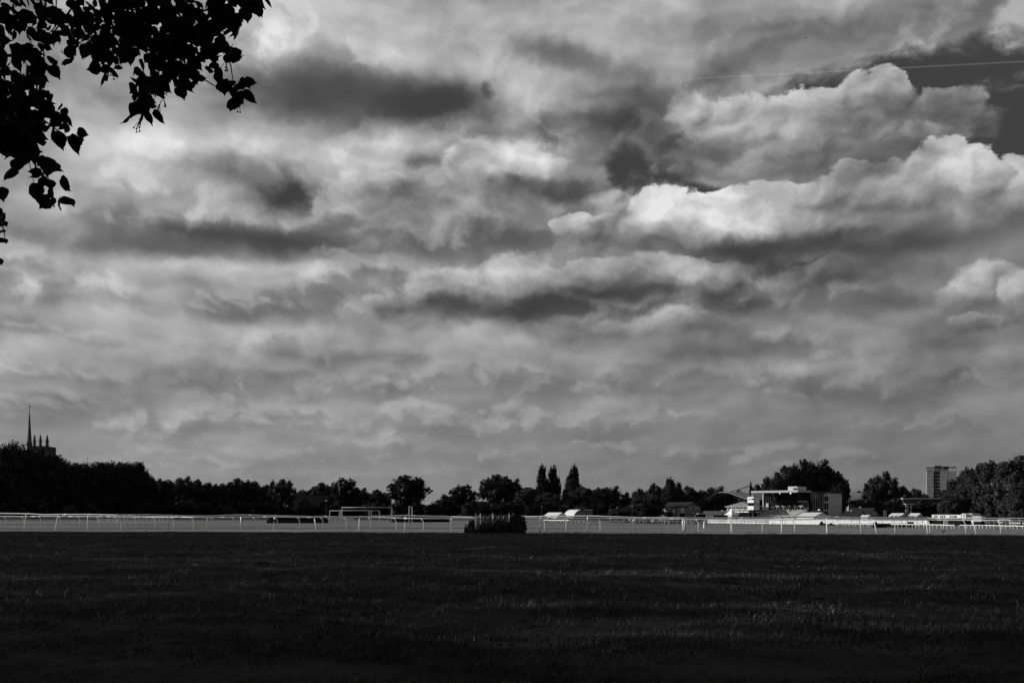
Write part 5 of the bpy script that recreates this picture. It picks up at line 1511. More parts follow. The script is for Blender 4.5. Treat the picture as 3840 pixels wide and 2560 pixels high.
def house(pxc, pxl, pxr, eave, ridge, y, label):
    f = Frame(pxc, y, 42); g = f.g
    e = f.root('tiled_house', label, 'house', 'dark tiled houses')
    A, B = f.la(pxl), f.lb(pxr); ze, zr = f.z(eave), f.z(ridge)
    f.box(0, A, 0, B, g, ze).build('wall', M['brick'], e)
    MB().prism([f.p(0, 0, ze + .003), f.p(0, B, ze + .003), f.p(0, B / 2, zr)], f.u * 0.3).build('gable_wall', M['timber'], e)
    o = 0.5; mb = MB()
    for s0, s1, za, zb in ((-o, B / 2, ze - .2, zr), (B / 2, B + o, zr, ze - .2)):
        mb.hexa([f.p(-o, s0, za), f.p(A + o, s0, za), f.p(A + o, s1, zb), f.p(-o, s1, zb), f.p(-o, s0, za + .22), f.p(A + o, s0, za + .22), f.p(A + o, s1, zb + .22), f.p(-o, s1, zb + .22)])
    rf = mb.build('roof', M['slate'], e)
    f.box(A * .6, A * .6 + 0.8, B / 2 - .4, B / 2 + .4, zr - 0.3, zr + 0.7).build('chimney', M['brick'], rf)
    win_right(f, e, B * .3, B * .3 + 1.0, ze - 1.5, ze - .4)
    f.box(A * .3, A * .3 + .9, -0.06, -0.003, g, ze - .5).build('door', M['black'], e)
house(3257, 3180, 3296, 1931, 1905, 372, 'taller dark tiled house with a pale gable, left of the pale sign')
house(3215, 3158, 3248, 1937, 1917, 352, 'lower dark tiled house right of the grandstand end block')

def tower_block(pxc, pxr, top, y, label, wpx=None):
    f = Frame(pxc, y, 111)
    e = f.root('tower_block', label, 'tower block', 'tower blocks')
    B = f.lb(pxr); D = 14.0
    zt = f.z(top); z0 = f.g
    if wpx:
        b0, b1 = f.lb(wpx[0]), f.lb(wpx[1])
        f.box(0, D, 0, b0, z0, zt).build('front_wall', M['concrete'], e)
        bj = f.lb(wpx[2])
        f.box(0, D, b1, bj - 0.12, z0, zt).build('front_wall', M['concrete'], e)
        f.box(0, D, bj + 0.12, B, z0, zt).build('front_wall', M['concrete'], e)
        f.box(0.5, D, bj - 0.117, bj + 0.117, z0, zt - 0.01).build('wall_joint', M['black'], e)
        f.box(0.45, D, b0 + 0.003, b1 - 0.003, z0, zt - 0.01).build('window_bay', M['bay'], e)
        rows = 8; pitch = 12.6 * y / F_PX; zc = f.z(1774)
        for r in range(rows):
            for c in range(3):
                bb = b0 + (b1 - b0) * (c + 0.5) / 3; hw = (b1 - b0) / 6 * 0.70
                zz = zc - r * pitch
                w = f.box(0.36, 0.448, bb - hw, bb + hw, zz - 0.72, zz + 0.72).build('window', M['black'], e)
                f.box(0.30, 0.358, bb - hw * .86, bb + hw * .86, zz - 0.62, zz + 0.62).build('pane', M['black'], w)
        for r in range(1, 9):
            zz = zt - r * pitch + 0.9
            for b_0, b_1 in ((0.02, b0 - .02), (b1 + .02, bj - .14)):
                f.box(-0.035, -0.002, b_0, b_1, zz, zz + 0.22).build('floor_line', M['bay'], e)
    else:
        f.box(0, D, 0, B, z0, zt).build('front_wall', M['bay'], e)
    # roof terrace: parapet, open frame and plant boxes
    f.box(-0.04, D + .1, -0.04, B * (0.73 if wpx else 1) , zt + 0.003, zt + 1.5).build('parapet', M['bay'], e)
    ph = f.z(1753) if wpx else zt + 1.6
    mb = MB()
    for b in np.linspace(0.15, B - 0.15, 9):
        f.box(0.1, 0.3, b - 0.1, b + 0.1, zt + 0.9 if b < B * .7 else zt + .01, ph, mb)
    f.box(0.1, 0.45, 0.02, B - .02, ph, ph + 0.35, mb); f.box(D - .45, D, 0.02, B - .02, ph, ph + 0.45, mb)
    f.box(0.45, D - .45, -0.1, 0.3, ph, ph + .45, mb); f.box(0.45, D - .45, B - .3, B + .1, ph, ph + .45, mb)
    mb.build('roof_frame', M['black'], e)
    f.box(3, 10, B * 0.28, B * 0.52, zt + 0.003, ph + 1.5).build('lift_house', M['steeldark'], e)
    f.box(4, 9, B * 0.56, B * 0.74, zt + 0.003, ph + 0.9).build('plant_box', M['steeldark'], e)
    for b, h in ((B * .3, 3.3), (B * .94, 2.4), (B * .7, 2.6)):
        MB().tube([f.p(5, b, ph), f.p(5, b, ph + h)], 0.06, 5).build('aerial', M['steeldark'], e)
M['bay'] = mat('dark_concrete', 0.13, 0.3, 0.5, 0.85)
tower_block(3475.5, 3587, 1767, 700, 'pale concrete tower block with one dark column of windows', (3501, 3526, 3556))
tower_block(3661, 3707, 1747, 900, 'top of a second tower block showing over the leafy trees')

def columned_building():
    y = 430; g = ground_z(200, y)
    x0, x1 = at(3386, 0, y).x, at(3542, 0, y).x
    e = empty('flat_roofed_building', (x0, y, g), 'flat-roofed building with pale columns, half hidden by dark bushy trees', 'building')
    z = lambda py: at(0, py, y).z
    MB().box(x0, x1, y, y + 16, z(1871.5) + .002, z(1866)).build('roof', M['timber'], e)
    MB().box(x0 + 0.6, x1 - .6, y + 1.0, y + 15, g, z(1871.5) - .002).build('wall', M['steeldark'], e)
    xm = at(3441, 0, y).x
    MB().box(x0 + 0.3, xm, y - 2.0, y + 0.99, z(1891), z(1887.5)).build('porch_roof', M['cladding'], e)
    for px in (3398, 3404, 3418, 3436):
        c = at(px, 0, y - 1.5).x
        MB().box(c - 0.2, c + 0.2, y - 1.8, y - 1.2, g, z(1891) - .004).build('column', M['timber'], e)
    MB().tube([(at(3405, 0, y).x, y + 5, z(1866)), (at(3405, 0, y).x, y + 5, z(1858)), (at(3412, 0, y).x, y + 5, z(1857))], 0.3, 6).build('roof_cowl', M['steel'], e)
columned_building()

def sign_board():
    y = 330; c = at(3319.5, 0, y).x; g = ground_z(c, y); hw = 5.6 * y / F_PX
    zt, zb = at(0, 1912, y).z, at(0, 1930, y).z
    e = empty('sign_board', (c, y, g), 'tall pale sign board with a dark V-shaped mark', 'sign')
    MB().box(c - hw, c + hw, y, y + 0.12, zb, zt).build('board', M['timber'], e)
    for s in (-1, 1):
        MB().box(c + s * hw * .7 - .05, c + s * hw * .7 + .05, y + 0.125, y + 0.22, g - .05, zt - .2).build('post', M['steel'], e)
    zc = zt - 0.45
    mb = MB()
    mb.prism([(c - .30, y - .012, zc), (c - .14, y - .012, zc), (c + .04, y - .012, zc - .75), (c - .08, y - .012, zc - .75)], (0, .01, 0))
    mb.prism([(c + .30, y - .014, zc), (c + .05, y - .014, zc), (c + .05, y - .014, zc - .12), (c + .15, y - .014, zc - .12), (c - .05, y - .014, zc - .75), (c + .045, y - .014, zc - .75)], (0, .01, 0))
    mb.build('mark', M['black'], e)
sign_board()

def hedge():
    y = 340; g = -2.2; rs = random.Random(4)
    x0, x1 = at(3300, 0, y).x, at(3500, 0, y).x
    zt = at(0, 1934, y).z - g
    lob = [(i * 1.5, rs.uniform(-.2, .2), zt * .5, 1.3, 0.9, zt * .52) for i in range(int((x1 - x0) / 1.5) + 1)]
    e = empty('hedge', (x0, y - 2, g), 'long low dark hedge below the two small white marquees', 'hedge')
    V, Q = crown_arrays(lob, 420, 9, 0.16, 5, 0.2, 0.9)
    link(bpy.data.objects.new('foliage', mesh_np('foliage', V, Q, M['weed'])), e)
    mb = MB()
    for i in range(14):
        x = x0 + 0.6 + i * 1.35; mb.tube([(x, y - 2, g), (x + .1, y - 2, g + zt * .6)], [0.05, 0.02], 5)
    mb.build('stems', M['bark'], e)
hedge()

def white_cabins():
    y = 285; g = -2.2
    X = lambda px: at(px, 0, y).x
    Z = lambda py: at(0, py, y).z
    def cab(name, label, px0, px1, top, bot, wins, base='black', depth=6, group='white cabins at the right of the course', cat='cabin', dy=0.0, shutters=False):
        f = Frame(px1, y + dy, 45)
        Z = f.z
        e = empty(name, (f.c.x, f.c.y, g), label, cat, group)
        A = f.la(px0)
        f.box(0, A, 0, depth, Z(bot), Z(top)).build('wall', M['whitewall'], e)
        f.box(-.12, A + .12, -.12, depth + .1, Z(top) + .003, Z(top) + .12).build('roof', M['whitepaint'], e)
        if bot < 1965:
            f.box(.15, A - .15, .3, depth, g, Z(bot) - .003).build('plinth', M[base], e)
        for a, b, c, d in wins:
            a0, a1, za, zb = f.la(b), f.la(a), Z(d), Z(c)
            w = MB()
            f.box(a0 - .06, a1 + .06, -.05, -.003, za - .07, za, w); f.box(a0 - .06, a1 + .06, -.05, -.003, zb, zb + .07, w)
            f.box(a0 - .06, a0, -.05, -.003, za, zb, w); f.box(a1, a1 + .06, -.05, -.003, za, zb, w)
            wo = w.build('window', M['whitepaint'], e)
            f.box(a0, a1, -.03, -.002, za, zb).build('shutter' if shutters else 'pane', M['timber' if shutters else 'glass'], wo)
        return e
    e = cab('long_cabin', 'long low white building with a row of dark windows, below the leafy trees', 3495, 3604, 1931, 1943, [(3503, 3516, 1933.5, 1939), (3525, 3531, 1933.2, 1939.5), (3532.5, 3538, 1933.2, 1939.5), (3539.5, 3545, 1933.2, 1939.5), (3561, 3567, 1933.2, 1939.5), (3568.5, 3574, 1933.2, 1939.5), (3576, 3588, 1933.2, 1939.5)])
    cab('kiosk', 'left white shuttered kiosk at the end of the long white building', 3607, 3621, 1926.5, 1946, [(3611, 3617, 1928.5, 1937)], dy=-7, shutters=True)
    cab('kiosk', 'right white kiosk with a pair of shuttered windows', 3625, 3644.5, 1926, 1946, [(3629, 3634, 1928.5, 1937), (3636, 3641, 1928.5, 1937)], dy=-7, shutters=True)
    e = cab('caravan', 'white site caravan with small square windows beside the leaning hooked post', 3648, 3680, 1937, 1954, [(3652, 3655.5, 1937.8, 1940.5), (3671, 3674, 1937.8, 1940.5), (3654, 3661, 1943, 1945.5), (3664, 3671, 1943, 1945.5), (3660, 3663, 1948, 1951), (3671, 3675, 1948, 1951)], dy=-14, depth=3, cat='caravan')
    for px in (3653, 3673):
        MB().lathe((X(px), y - 13.4, g), [(0.3, 0), (0.34, .1), (0.34, .2), (.3, .3)], 10).build('wheel', M['rubber'], e)
    # slanted white canopy and white notice panel
    e = empty('canopy', (X(3590), y - 6, g), 'slanting white canopy behind the hooked rails, below the kiosks', 'canopy')
    MB().hexa([(X(3590), y - 9, Z(1951)), (X(3613), y - 9, Z(1962)), (X(3618), y - 6, Z(1961)), (X(3600), y - 6, Z(1950)), (X(3590), y - 9, Z(1951) + .1), (X(3613), y - 9, Z(1962) + .1), (X(3618), y - 6, Z(1961) + .1), (X(3600), y - 6, Z(1950) + .1)]).build('sheet', M['canvas'], e)
    for px, py in ((3592, 1952), (3611, 1961)):
        MB().tube([(X(px), y - 8.5, g - .05), (X(px), y - 8.5, Z(py))], 0.05, 6).build('pole', M['steel'], e)
    e = empty('notice_panel', (X(3505), y - 6, g), 'white notice panel standing below the left end of the long white building', 'panel')
    MB().box(X(3505), X(3521), y - 6, y - 5.9, g + .35, Z(1944.5)).build('board', M['whitepaint'], e)
    for px in (3507, 3519):
        MB().box(X(px) - .05, X(px) + .05, y - 5.89, y - 5.8, g - .05, Z(1945)).build('post', M['steel'], e)
    f = Frame(3664, 345, 50)
    e = f.root('dark_shed', 'dark shed with a shallow pitched roof behind the white kiosks', 'shed')
    A, B = f.la(3610), f.lb(3720)
    f.box(0, A, 0, B, f.g, f.z(1928)).build('wall', M['steeldark'], e)
    MB().prism([f.p(-.3, -.3, f.z(1928) + .003), f.p(-.3, B + .3, f.z(1928) + .003), f.p(-.3, B * .5, f.z(1919))], f.u * (A + .6)).build('roof', M['slate'], e)
    f.box(-.07, -.003, B * .3, B * .3 + 1.2, f.z(1936), f.z(1931)).build('window', M['glass'], e)
    f.box(-.07, -.003, B * .6, B * .6 + 1.2, f.z(1936), f.z(1931)).build('window', M['glass'], e)
M['whitewall'] = mat('white_render', 0.78, 0.06, 1.0, 0.7)
white_cabins()

# ------------------------------------------------------------------ church, viaduct, footbridge
def church():
    y = 705; k = y / F_PX; c = at(110.5, 0, y).x
    e = empty('church_spire', (c, y, 0), 'tall slender needle church spire rising above the dark avenue', 'spire')
    zb = at(0, 1690, y).z; zt = at(0, 1534, y).z
    n = 8; r0 = 10.3 * k
    MB().lathe((c, y, 0), [(r0 * 1.35, 0), (r0 * 1.35, zb - 2.0), (r0 * 1.28, zb - 1.0), (r0 * 1.1, zb)], 8).build('spire_tower', M['stone'], e)
    MB().lathe((c, y, zb), [(r0, 0.003)] + [(r0 * (1 - s) + 0.12 * s, (zt - zb) * s) for s in (0.2, 0.4, 0.6, 0.8, 1.0)], 8).build('spire', M['stone'], e)
    MB().tube([(c, y, zt), (c, y, zt + 2.8)], 0.10, 6).build('vane_rod', M['black'], e)
    MB().ball((c, y, zt + .5), 0.36, 8, 6).build('vane_ball', M['stone'], e)
    MB().prism([(c - .5, y, zt + 2.1), (c + .9, y, zt + 2.0), (c + .9, y, zt + 2.4), (c + .1, y, zt + 2.7), (c - .5, y, zt + 2.4)], (0, .06, 0)).build('weather_vane', M['black'], e)
    for a in range(4):
        w = a * math.pi / 2 + 0.9
        MB().box(c + math.cos(w) * r0 * .80 - .35, c + math.cos(w) * r0 * .80 + .35, y + math.sin(w) * r0 * .8 - .35, y + math.sin(w) * r0 * .8 + .35, zb + 3.5, zb + 6.2).build('lucarne', M['stone'], e)
    y = 725; x0, x1 = at(117.5, 0, y).x, at(181, 0, y).x; k = y / F_PX
    e = empty('church_tower', ((x0 + x1) / 2, y, 0), 'square dark church tower with tall corner pinnacles, right of the needle spire', 'church tower')
    z = lambda py: at(0, py, y).z
    d = x1 - x0
    MB().box(x0, x1, y, y + d, 0, z(1673)).build('tower_wall', M['stone'], e)
    MB().box(x0 - .25, x1 + .25, y - .25, y + d + .25, z(1679), z(1677.5)).build('string_course', M['stone'], e)
    for i in range(9):
        a = x0 + d * i / 9
        MB().box(a + .1, a + d / 9 * .6, y, y + .5, z(1673) + .003, z(1670.5)).build('merlon', M['stone'], e)
    for i in (0, 1):
        a = x0 + d * (0.22 + 0.36 * i)
        MB().prism([(a, y - .05, z(1706)), (a + d * .2, y - .05, z(1706)), (a + d * .2, y - .05, z(1688)), (a + d * .1, y - .05, z(1682)), (a, y - .05, z(1688))], (0, .04, 0)).build('belfry_opening', M['black'], e)
    for px, yy, top, s in ((129.5, y + d * 0.85, 1628.5, 1.0), (151.5, y + .4, 1627, 1.0), (177, y + .6, 1628.5, 1.05)):
        q = (at(px, 0, yy).x, yy, 0); r = 5.8 * k * s
        zz = lambda py: at(0, py, yy).z
        MB().lathe(q, [(r, zz(1690)), (r, zz(1668)), (r * .92, zz(1667.8)), (r * .92, zz(1655)), (r * 1.18, zz(1654.5)), (r * 1.18, zz(1651)), (r * .8, zz(1650)), (r * .55, zz(1641)), (r * .68, zz(1640)), (r * .22, zz(1631)), (.05, zz(top))], 8).build('pinnacle', M['stone'], e)
    q = (at(142, 0, y + d).x, y + d * .8, 0)
    MB().lathe(q, [(4.4 * k, z(1680)), (4.2 * k, z(1656)), (3.6 * k, z(1650)), (.05, z(1640))], 8)
    MB().tube([(at(140.5, 0, y).x, y + d / 2, z(1673)), (at(140.5, 0, y).x, y + d / 2, z(1640))], 0.11, 6).build('flagpole', M['steeldark'], e)
church()

def mast():
    y = 800; p = at(329, 1711, y)
    e = empty('radio_mast', (p.x, y, 0), 'thin radio mast rising behind the avenue limes', 'mast')
    MB().tube([(p.x, y, 0), (p.x, y, p.z)], [0.30, 0.12], 6).build('pole', M['steeldark'], e)
    for s in (0.4, 0.7):
        MB().box(p.x - .5, p.x + .5, y - .05, y + .05, p.z * (0.94 + s * .05), p.z * (0.94 + s * .05) + .12).build('aerial', M['steeldark'], e)
mast()

def viaduct():
    y = 500; g = 0.0
    x = lambda px: at(px, 0, y).x
    z = lambda py: at(0, py, y).z
    e = empty('railway_viaduct', (x(1060), y, g), 'dark brick railway viaduct with round arches behind the left trees', 'viaduct')
    zt = z(1866); d = 8.0
    spans = [(1030, 1095), (1116, 1174), (1195, 1253)]
    edges = [1000] + [v for s in spans for v in s] + [1280]
    for a, b in zip(edges[::2], edges[1::2]):
        MB().box(x(a), x(b), y, y + d, g - .1, zt).build('pier', M['viaduct'], e)
    for a, b in spans:
        xa, xb = x(a), x(b); r = (xb - xa) / 2; zc = z(1876) - r
        arc = [(xa + r - r * math.cos(math.pi * i / 14), y, zc + r * math.sin(math.pi * i / 14)) for i in range(15)]
        for p, q in zip(arc, arc[1:]):
            MB().hexa([p, q, (q[0], y + d, q[2]), (p[0], y + d, p[2]), (p[0], y, zt), (q[0], y, zt), (q[0], y + d, zt), (p[0], y + d, zt)]).build('arch_ring', M['viaduct'], e)
    MB().box(x(1000), x(1280), y - .3, y + d + .3, zt + .004, z(1863)).build('string_course', M['viaduct'], e)
    MB().box(x(1000), x(1280), y - .1, y + .5, z(1863) + .004, z(1858.5)).build('parapet', M['viaduct'], e)
M['viaduct'] = mat('sooty_brick', 0.05, 0.35, 0.8, 0.9, 0.3, 20)
viaduct()

def footbridge():
    y = 380
    x = lambda px: at(px, 0, y).x
    z = lambda py: at(0, py, y).z
    g = ground_z(x(2340), y)
    e = empty('footbridge', (x(2282), y, g), 'dark steel footbridge ramp with handrails left of the brick building', 'footbridge')
    pl = [(2282, 1931), (2312, 1921), (2368, 1917), (2410, 1938)]
    P = [Vector((x(a), y, z(b))) for a, b in pl]
    for a, b in zip(P, P[1:]):
        MB().hexa([a, b, b + Vector((0, 2.2, 0)), a + Vector((0, 2.2, 0)), a + Vector((0, 0, .3)), b + Vector((0, 0, .3)), b + Vector((0, 2.2, .3)), a + Vector((0, 2.2, .3))]).build('deck', M['steeldark'], e)
        for yy in (0, 2.2):
            MB().tube([a + Vector((0, yy, 1.4)), b + Vector((0, yy, 1.4))], 0.07, 6).build('handrail', M['bay'], e)
        n = 6
        mb = MB()
        for i in range(n):
            q = a.lerp(b, i / n)
            for yy in (0, 2.2): mb.tube([q + Vector((0, yy, .3)), q + Vector((0, yy, 1.4))], 0.04, 5)
        mb.build('balusters', M['steeldark'], e)
    for q in P[1:3]:
        MB().box(q.x - .2, q.x + .2, y + .8, y + 1.2, g - .1, q.z).build('support', M['steeldark'], e)
footbridge()

# ------------------------------------------------------------------ lamps, round sign
def street_lamp(px, top, y, label, head=0.5):
    p = at(px, top, y); g = ground_z(p.x, y)
    e = empty('street_lamp', (p.x, y, g), label, 'lamp', 'lamp posts before the far trees')
    MB().tube([(p.x, y, g - .05), (p.x, y, p.z)], [0.09, 0.05], 8).build('pole', M['steeldark'], e)
    MB().lathe((p.x, y, p.z), [(head * .5, -.10), (head, 0), (head * .9, .10), (head * .3, .2)], 10).build('lamp_head', M['cladding'], e)
street_lamp(1224, 1878, 300, 'lamp post with a flat wide head in front of the viaduct', 0.40)
street_lamp(2314, 1903, 372, 'tall lamp post above the footbridge ramp', 0.22)
street_lamp(2371, 1897.5, 374, 'lamp post near the right end of the footbridge', 0.22)
street_lamp(2032, 1899, 360, 'lamp post behind the low white marquee', 0.2)
street_lamp(948, 1914, 350, 'short bollard lamp below the left far trees', 0.2)
def round_sign():
    y = 372; p = at(2290, 1911, y); g = ground_z(p.x, y)
    e = empty('round_sign', (p.x, y, g), 'round dim sign on a pole left of the footbridge', 'sign')
    MB().tube([(p.x, y + .1, g - .05), (p.x, y + .1, p.z)], 0.06, 6).build('pole', M['steeldark'], e)
    pts = [(p.x + .46 * math.cos(a), y, p.z + .46 * math.sin(a)) for a in np.linspace(0, 2 * math.pi, 25)]
    MB().tube(pts, 0.07, 6, False).build('rim', M['timber'], e)
    MB().prism([(p.x + .40 * math.cos(a), y, p.z + .40 * math.sin(a)) for a in np.linspace(0, 2 * math.pi, 20, endpoint=False)], (0, .06, 0)).build('face', M['steeldark'], e)
round_sign()
def lighting_rack():
    y = 372; g = ground_z(at(2170, 0, y).x, y)
    x0, x1 = at(2156, 0, y).x, at(2199, 0, y).x; zt = at(0, 1899, y).z; zb = at(0, 1908, y).z
    e = empty('scaffold_rack', (x0, y, g), 'row of small open frames standing behind the curved marquee roof', 'rack')
    for i in range(5):
        a = x0 + (x1 - x0) * i / 5
        mb = MB(); mb.tube([(a + .1, y, zb), (a + .1, y, zt), (a + .65, y, zt), (a + .65, y, zb)], 0.05, 5)
        mb.build('frame', M['bay'], e)
    MB().box(x0, x1, y - .05, y + .05, zb - .1, zb - .01).build('beam', M['steeldark'], e)
    for a in (x0 + .2, x1 - .2):
        MB().box(a - .06, a + .06, y - .05, y + .05, g - .1, zb - .104).build('leg', M['steeldark'], e)
lighting_rack()
def bar_shed():
    f = Frame(2222, 366, 45)
    e = f.root('dark_pavilion', 'dark low shed under the trees right of the curved marquee', 'shed')
    A, B = f.la(2200), f.lb(2248)
    f.box(0, A, 0, B, f.g, f.z(1913)).build('wall', M['black'], e)
    f.box(-.6, A + .6, -.6, B + .6, f.z(1913) + .004, f.z(1909.5)).build('roof', M['slate'], e)
    f.box(A * .2, A * .7, -.05, -.003, f.z(1930), f.z(1918)).build('hatch', M['black'], e)
bar_shed()

# ------------------------------------------------------------------ vehicles parked by the buildings
def car(px, y, paint, label, facing=0.0, roof_py=None):
    c = at(px, 0, y); g = ground_z(c.x, y)
    e = empty('parked_car', (c.x, y, g), label, 'car', 'cars parked by the racecourse buildings', facing)
    def loc(name, m, par, fn):
        mb = MB(); fn(mb); me = bpy.data.meshes.new(name)
        me.from_pydata(mb.v, [], mb.f); bm = bmesh.new(); bm.from_mesh(me); bmesh.ops.recalc_face_normals(bm, faces=bm.faces); bm.to_mesh(me); bm.free()
        me.materials.append(m); return link(bpy.data.objects.new(name, me), par)
    def body(mb):
        prof = [(-2.1, .32), (2.1, .32), (2.15, .62), (2.0, .82), (1.05, .95), (-1.75, .98), (-2.1, .80)]
        mb.prism([(a, -.85, z) for a, z in prof], (0, 1.7, 0))
    b = loc('body', M[paint], e, body)
    def cab(mb):
        lo = [(-1.6, -.78), (1.0, -.78), (1.0, .78), (-1.6, .78)]; hi = [(-1.15, -.62), (.25, -.62), (.25, .62), (-1.15, .62)]
        mb.hexa([(a, q, .96) for a, q in lo] + [(a, q, 1.42) for a, q in hi])
    loc('windows', M['glass'], e, cab)
    loc('roof', M[paint], e, lambda mb: mb.box(-1.15, .25, -.63, .63, 1.422, 1.47))
    def pil(mb):
        for q in (-1, 1):
            for (a0, a1) in ((1.0, .25), (-1.6, -1.15), (-.35, -.4)):
                mb.tube([(a0, q * .79, .95), (a1, q * .63, 1.45)], 0.04, 5)
    loc('pillars', M[paint], e, pil)
    for a in (-1.35, 1.35):
        for q in (-.8, .8):
            w = loc('wheel', M['rubber'], e, lambda mb, a=a, q=q: mb.tube([(a, q - .09, .32), (a, q + .09, .32)], .32, 12))
    for q in (-.6, .6):
        loc('headlight', M['canvas'], e, lambda mb, q=q: mb.box(2.05, 2.16, q - .16, q + .16, .62, .74))
    return e
car(2771, 336, 'carpaint', 'silver car facing the camera in front of the pagoda tent', -1.9)
for px, y, p, l in [(2395, 345, 'carpaint', 'silver car at the right foot of the footbridge ramp'), (2421, 350, 'carpaintdark', 'dark car left of the brick building, second from the footbridge'), (2464, 342, 'carpaint', 'pale car immediately left of the brick building'),
                    (2448, 352, 'carpaintdark', 'dark car parked behind the pale one at the brick building'), (2589, 348, 'carpaint', 'pale car below the brick gable'), (2800, 350, 'carpaintdark', 'dark car between the judge box legs and the silver car'),
                    (2925, 338, 'carpaintdark', 'dark car at the foot of the grandstand terrace')]:
    car(px, y, p, l, 0.35)
def lorry(px0, px1, top, y, label, roof='whitepaint', cab_left=True, name='lorry'):
    x0, x1 = at(px0, 0, y).x, at(px1, 0, y).x; g = ground_z(x0, y); zt = at(0, top, y).z
    e = empty(name, (x0, y, g), label, 'lorry' if name == 'lorry' else 'trailer', 'dark lorries and trailers')
    cl = min(1.6, (x1 - x0) * .3) if cab_left else 0
    MB().box(x0 + cl + .05, x1, y, y + 2.3, g + .75, zt).build('box_body', M['black'], e)
    MB().box(x0 + cl, x1 + .05, y - .05, y + 2.35, zt + .003, zt + .14).build('roof', M[roof], e)
    if cab_left:
        mb = MB(); mb.prism([(x0, y + .05, g + .45), (x0 + cl, y + .05, g + .45), (x0 + cl, y + .05, zt - .3), (x0 + .35, y + .05, zt - .3), (x0 + .05, y + .05, g + 1.5)], (0, 2.15, 0))
        cb = mb.build('cab', M['carpaintdark'], e)
        MB().box(x0 + .45, x0 + cl - .15, y + .02, y + .046, zt - 1.1, zt - .45).build('cab_window', M['glass'], cb)
    for a in ([x0 + cl * .5] if cab_left else []) + [x1 - .9, x1 - 1.8]:
        MB().tube([(a, y + .0, g + .42), (a, y + .25, g + .42)], .42, 12).build('wheel', M['rubber'], e)
lorry(2606, 2646, 1926, 342, 'dark horse lorry with a white roof edge, right of the brick gable')
lorry(2504, 2523, 1921, 385, 'black box trailer with a small window in front of the brick wall', 'black', False, 'box_trailer')
lorry(2678, 2729, 1932, 335, 'long low black trailer in front of the pale panel wall', 'black', False, 'low_trailer')

# ------------------------------------------------------------------ the lime tree overhead: its branch tips hang into the top left
def lime_leaf_mesh(seed):
    """heart-shaped pointed leaf, 1 long, hanging along -z, folded and curled"""
    rng = random.Random(seed)
    fold = rng.uniform(0.12, 0.45); curl = rng.uniform(-0.25, 0.45); lop = rng.uniform(-.05, .05)
    prof = [(0.0, 0.02), (-.05, .20), (0.06, .36), (0.22, .44), (0.40, .43), (0.56, .34), (0.70, .22), (0.82, .095), (1.0, 0.006)]
    V, Q = [], []
    for t, w in prof:
        tt = max(0, t)
        for s in (-1, -.5, 0, .5, 1):
            ww = w * (1 + lop * s) * (1 + (0.05 * math.sin(t * 23 + s * 3 + seed)))
            tz = tt if abs(s) < 0.1 or t >= 0 else t
            if t == -.05 and abs(s) < .6: tz = 0.03
            V.append((s * ww * (1 - 0.25 * fold), fold * abs(s) * ww + curl * tt * tt * 0.5 + 0.02 * math.sin(9 * tt + s * 2), -tz))
    n = 5
    for i in range(len(prof) - 1):
        for j in range(4):
            Q.append((i * n + j, i * n + j + 1, (i + 1) * n + j + 1, (i + 1) * n + j))
    me = mesh_np('leaf', V, Q, M['limeleaf'])
    me.polygons.foreach_set('use_smooth', [True] * len(me.polygons))
    return me

def D(x, y, dist):
    """point seen at (x, y) of the 2352-wide picture grid, at ground distance dist"""
    return at(x * 1.63265, y * 1.63265, dist)

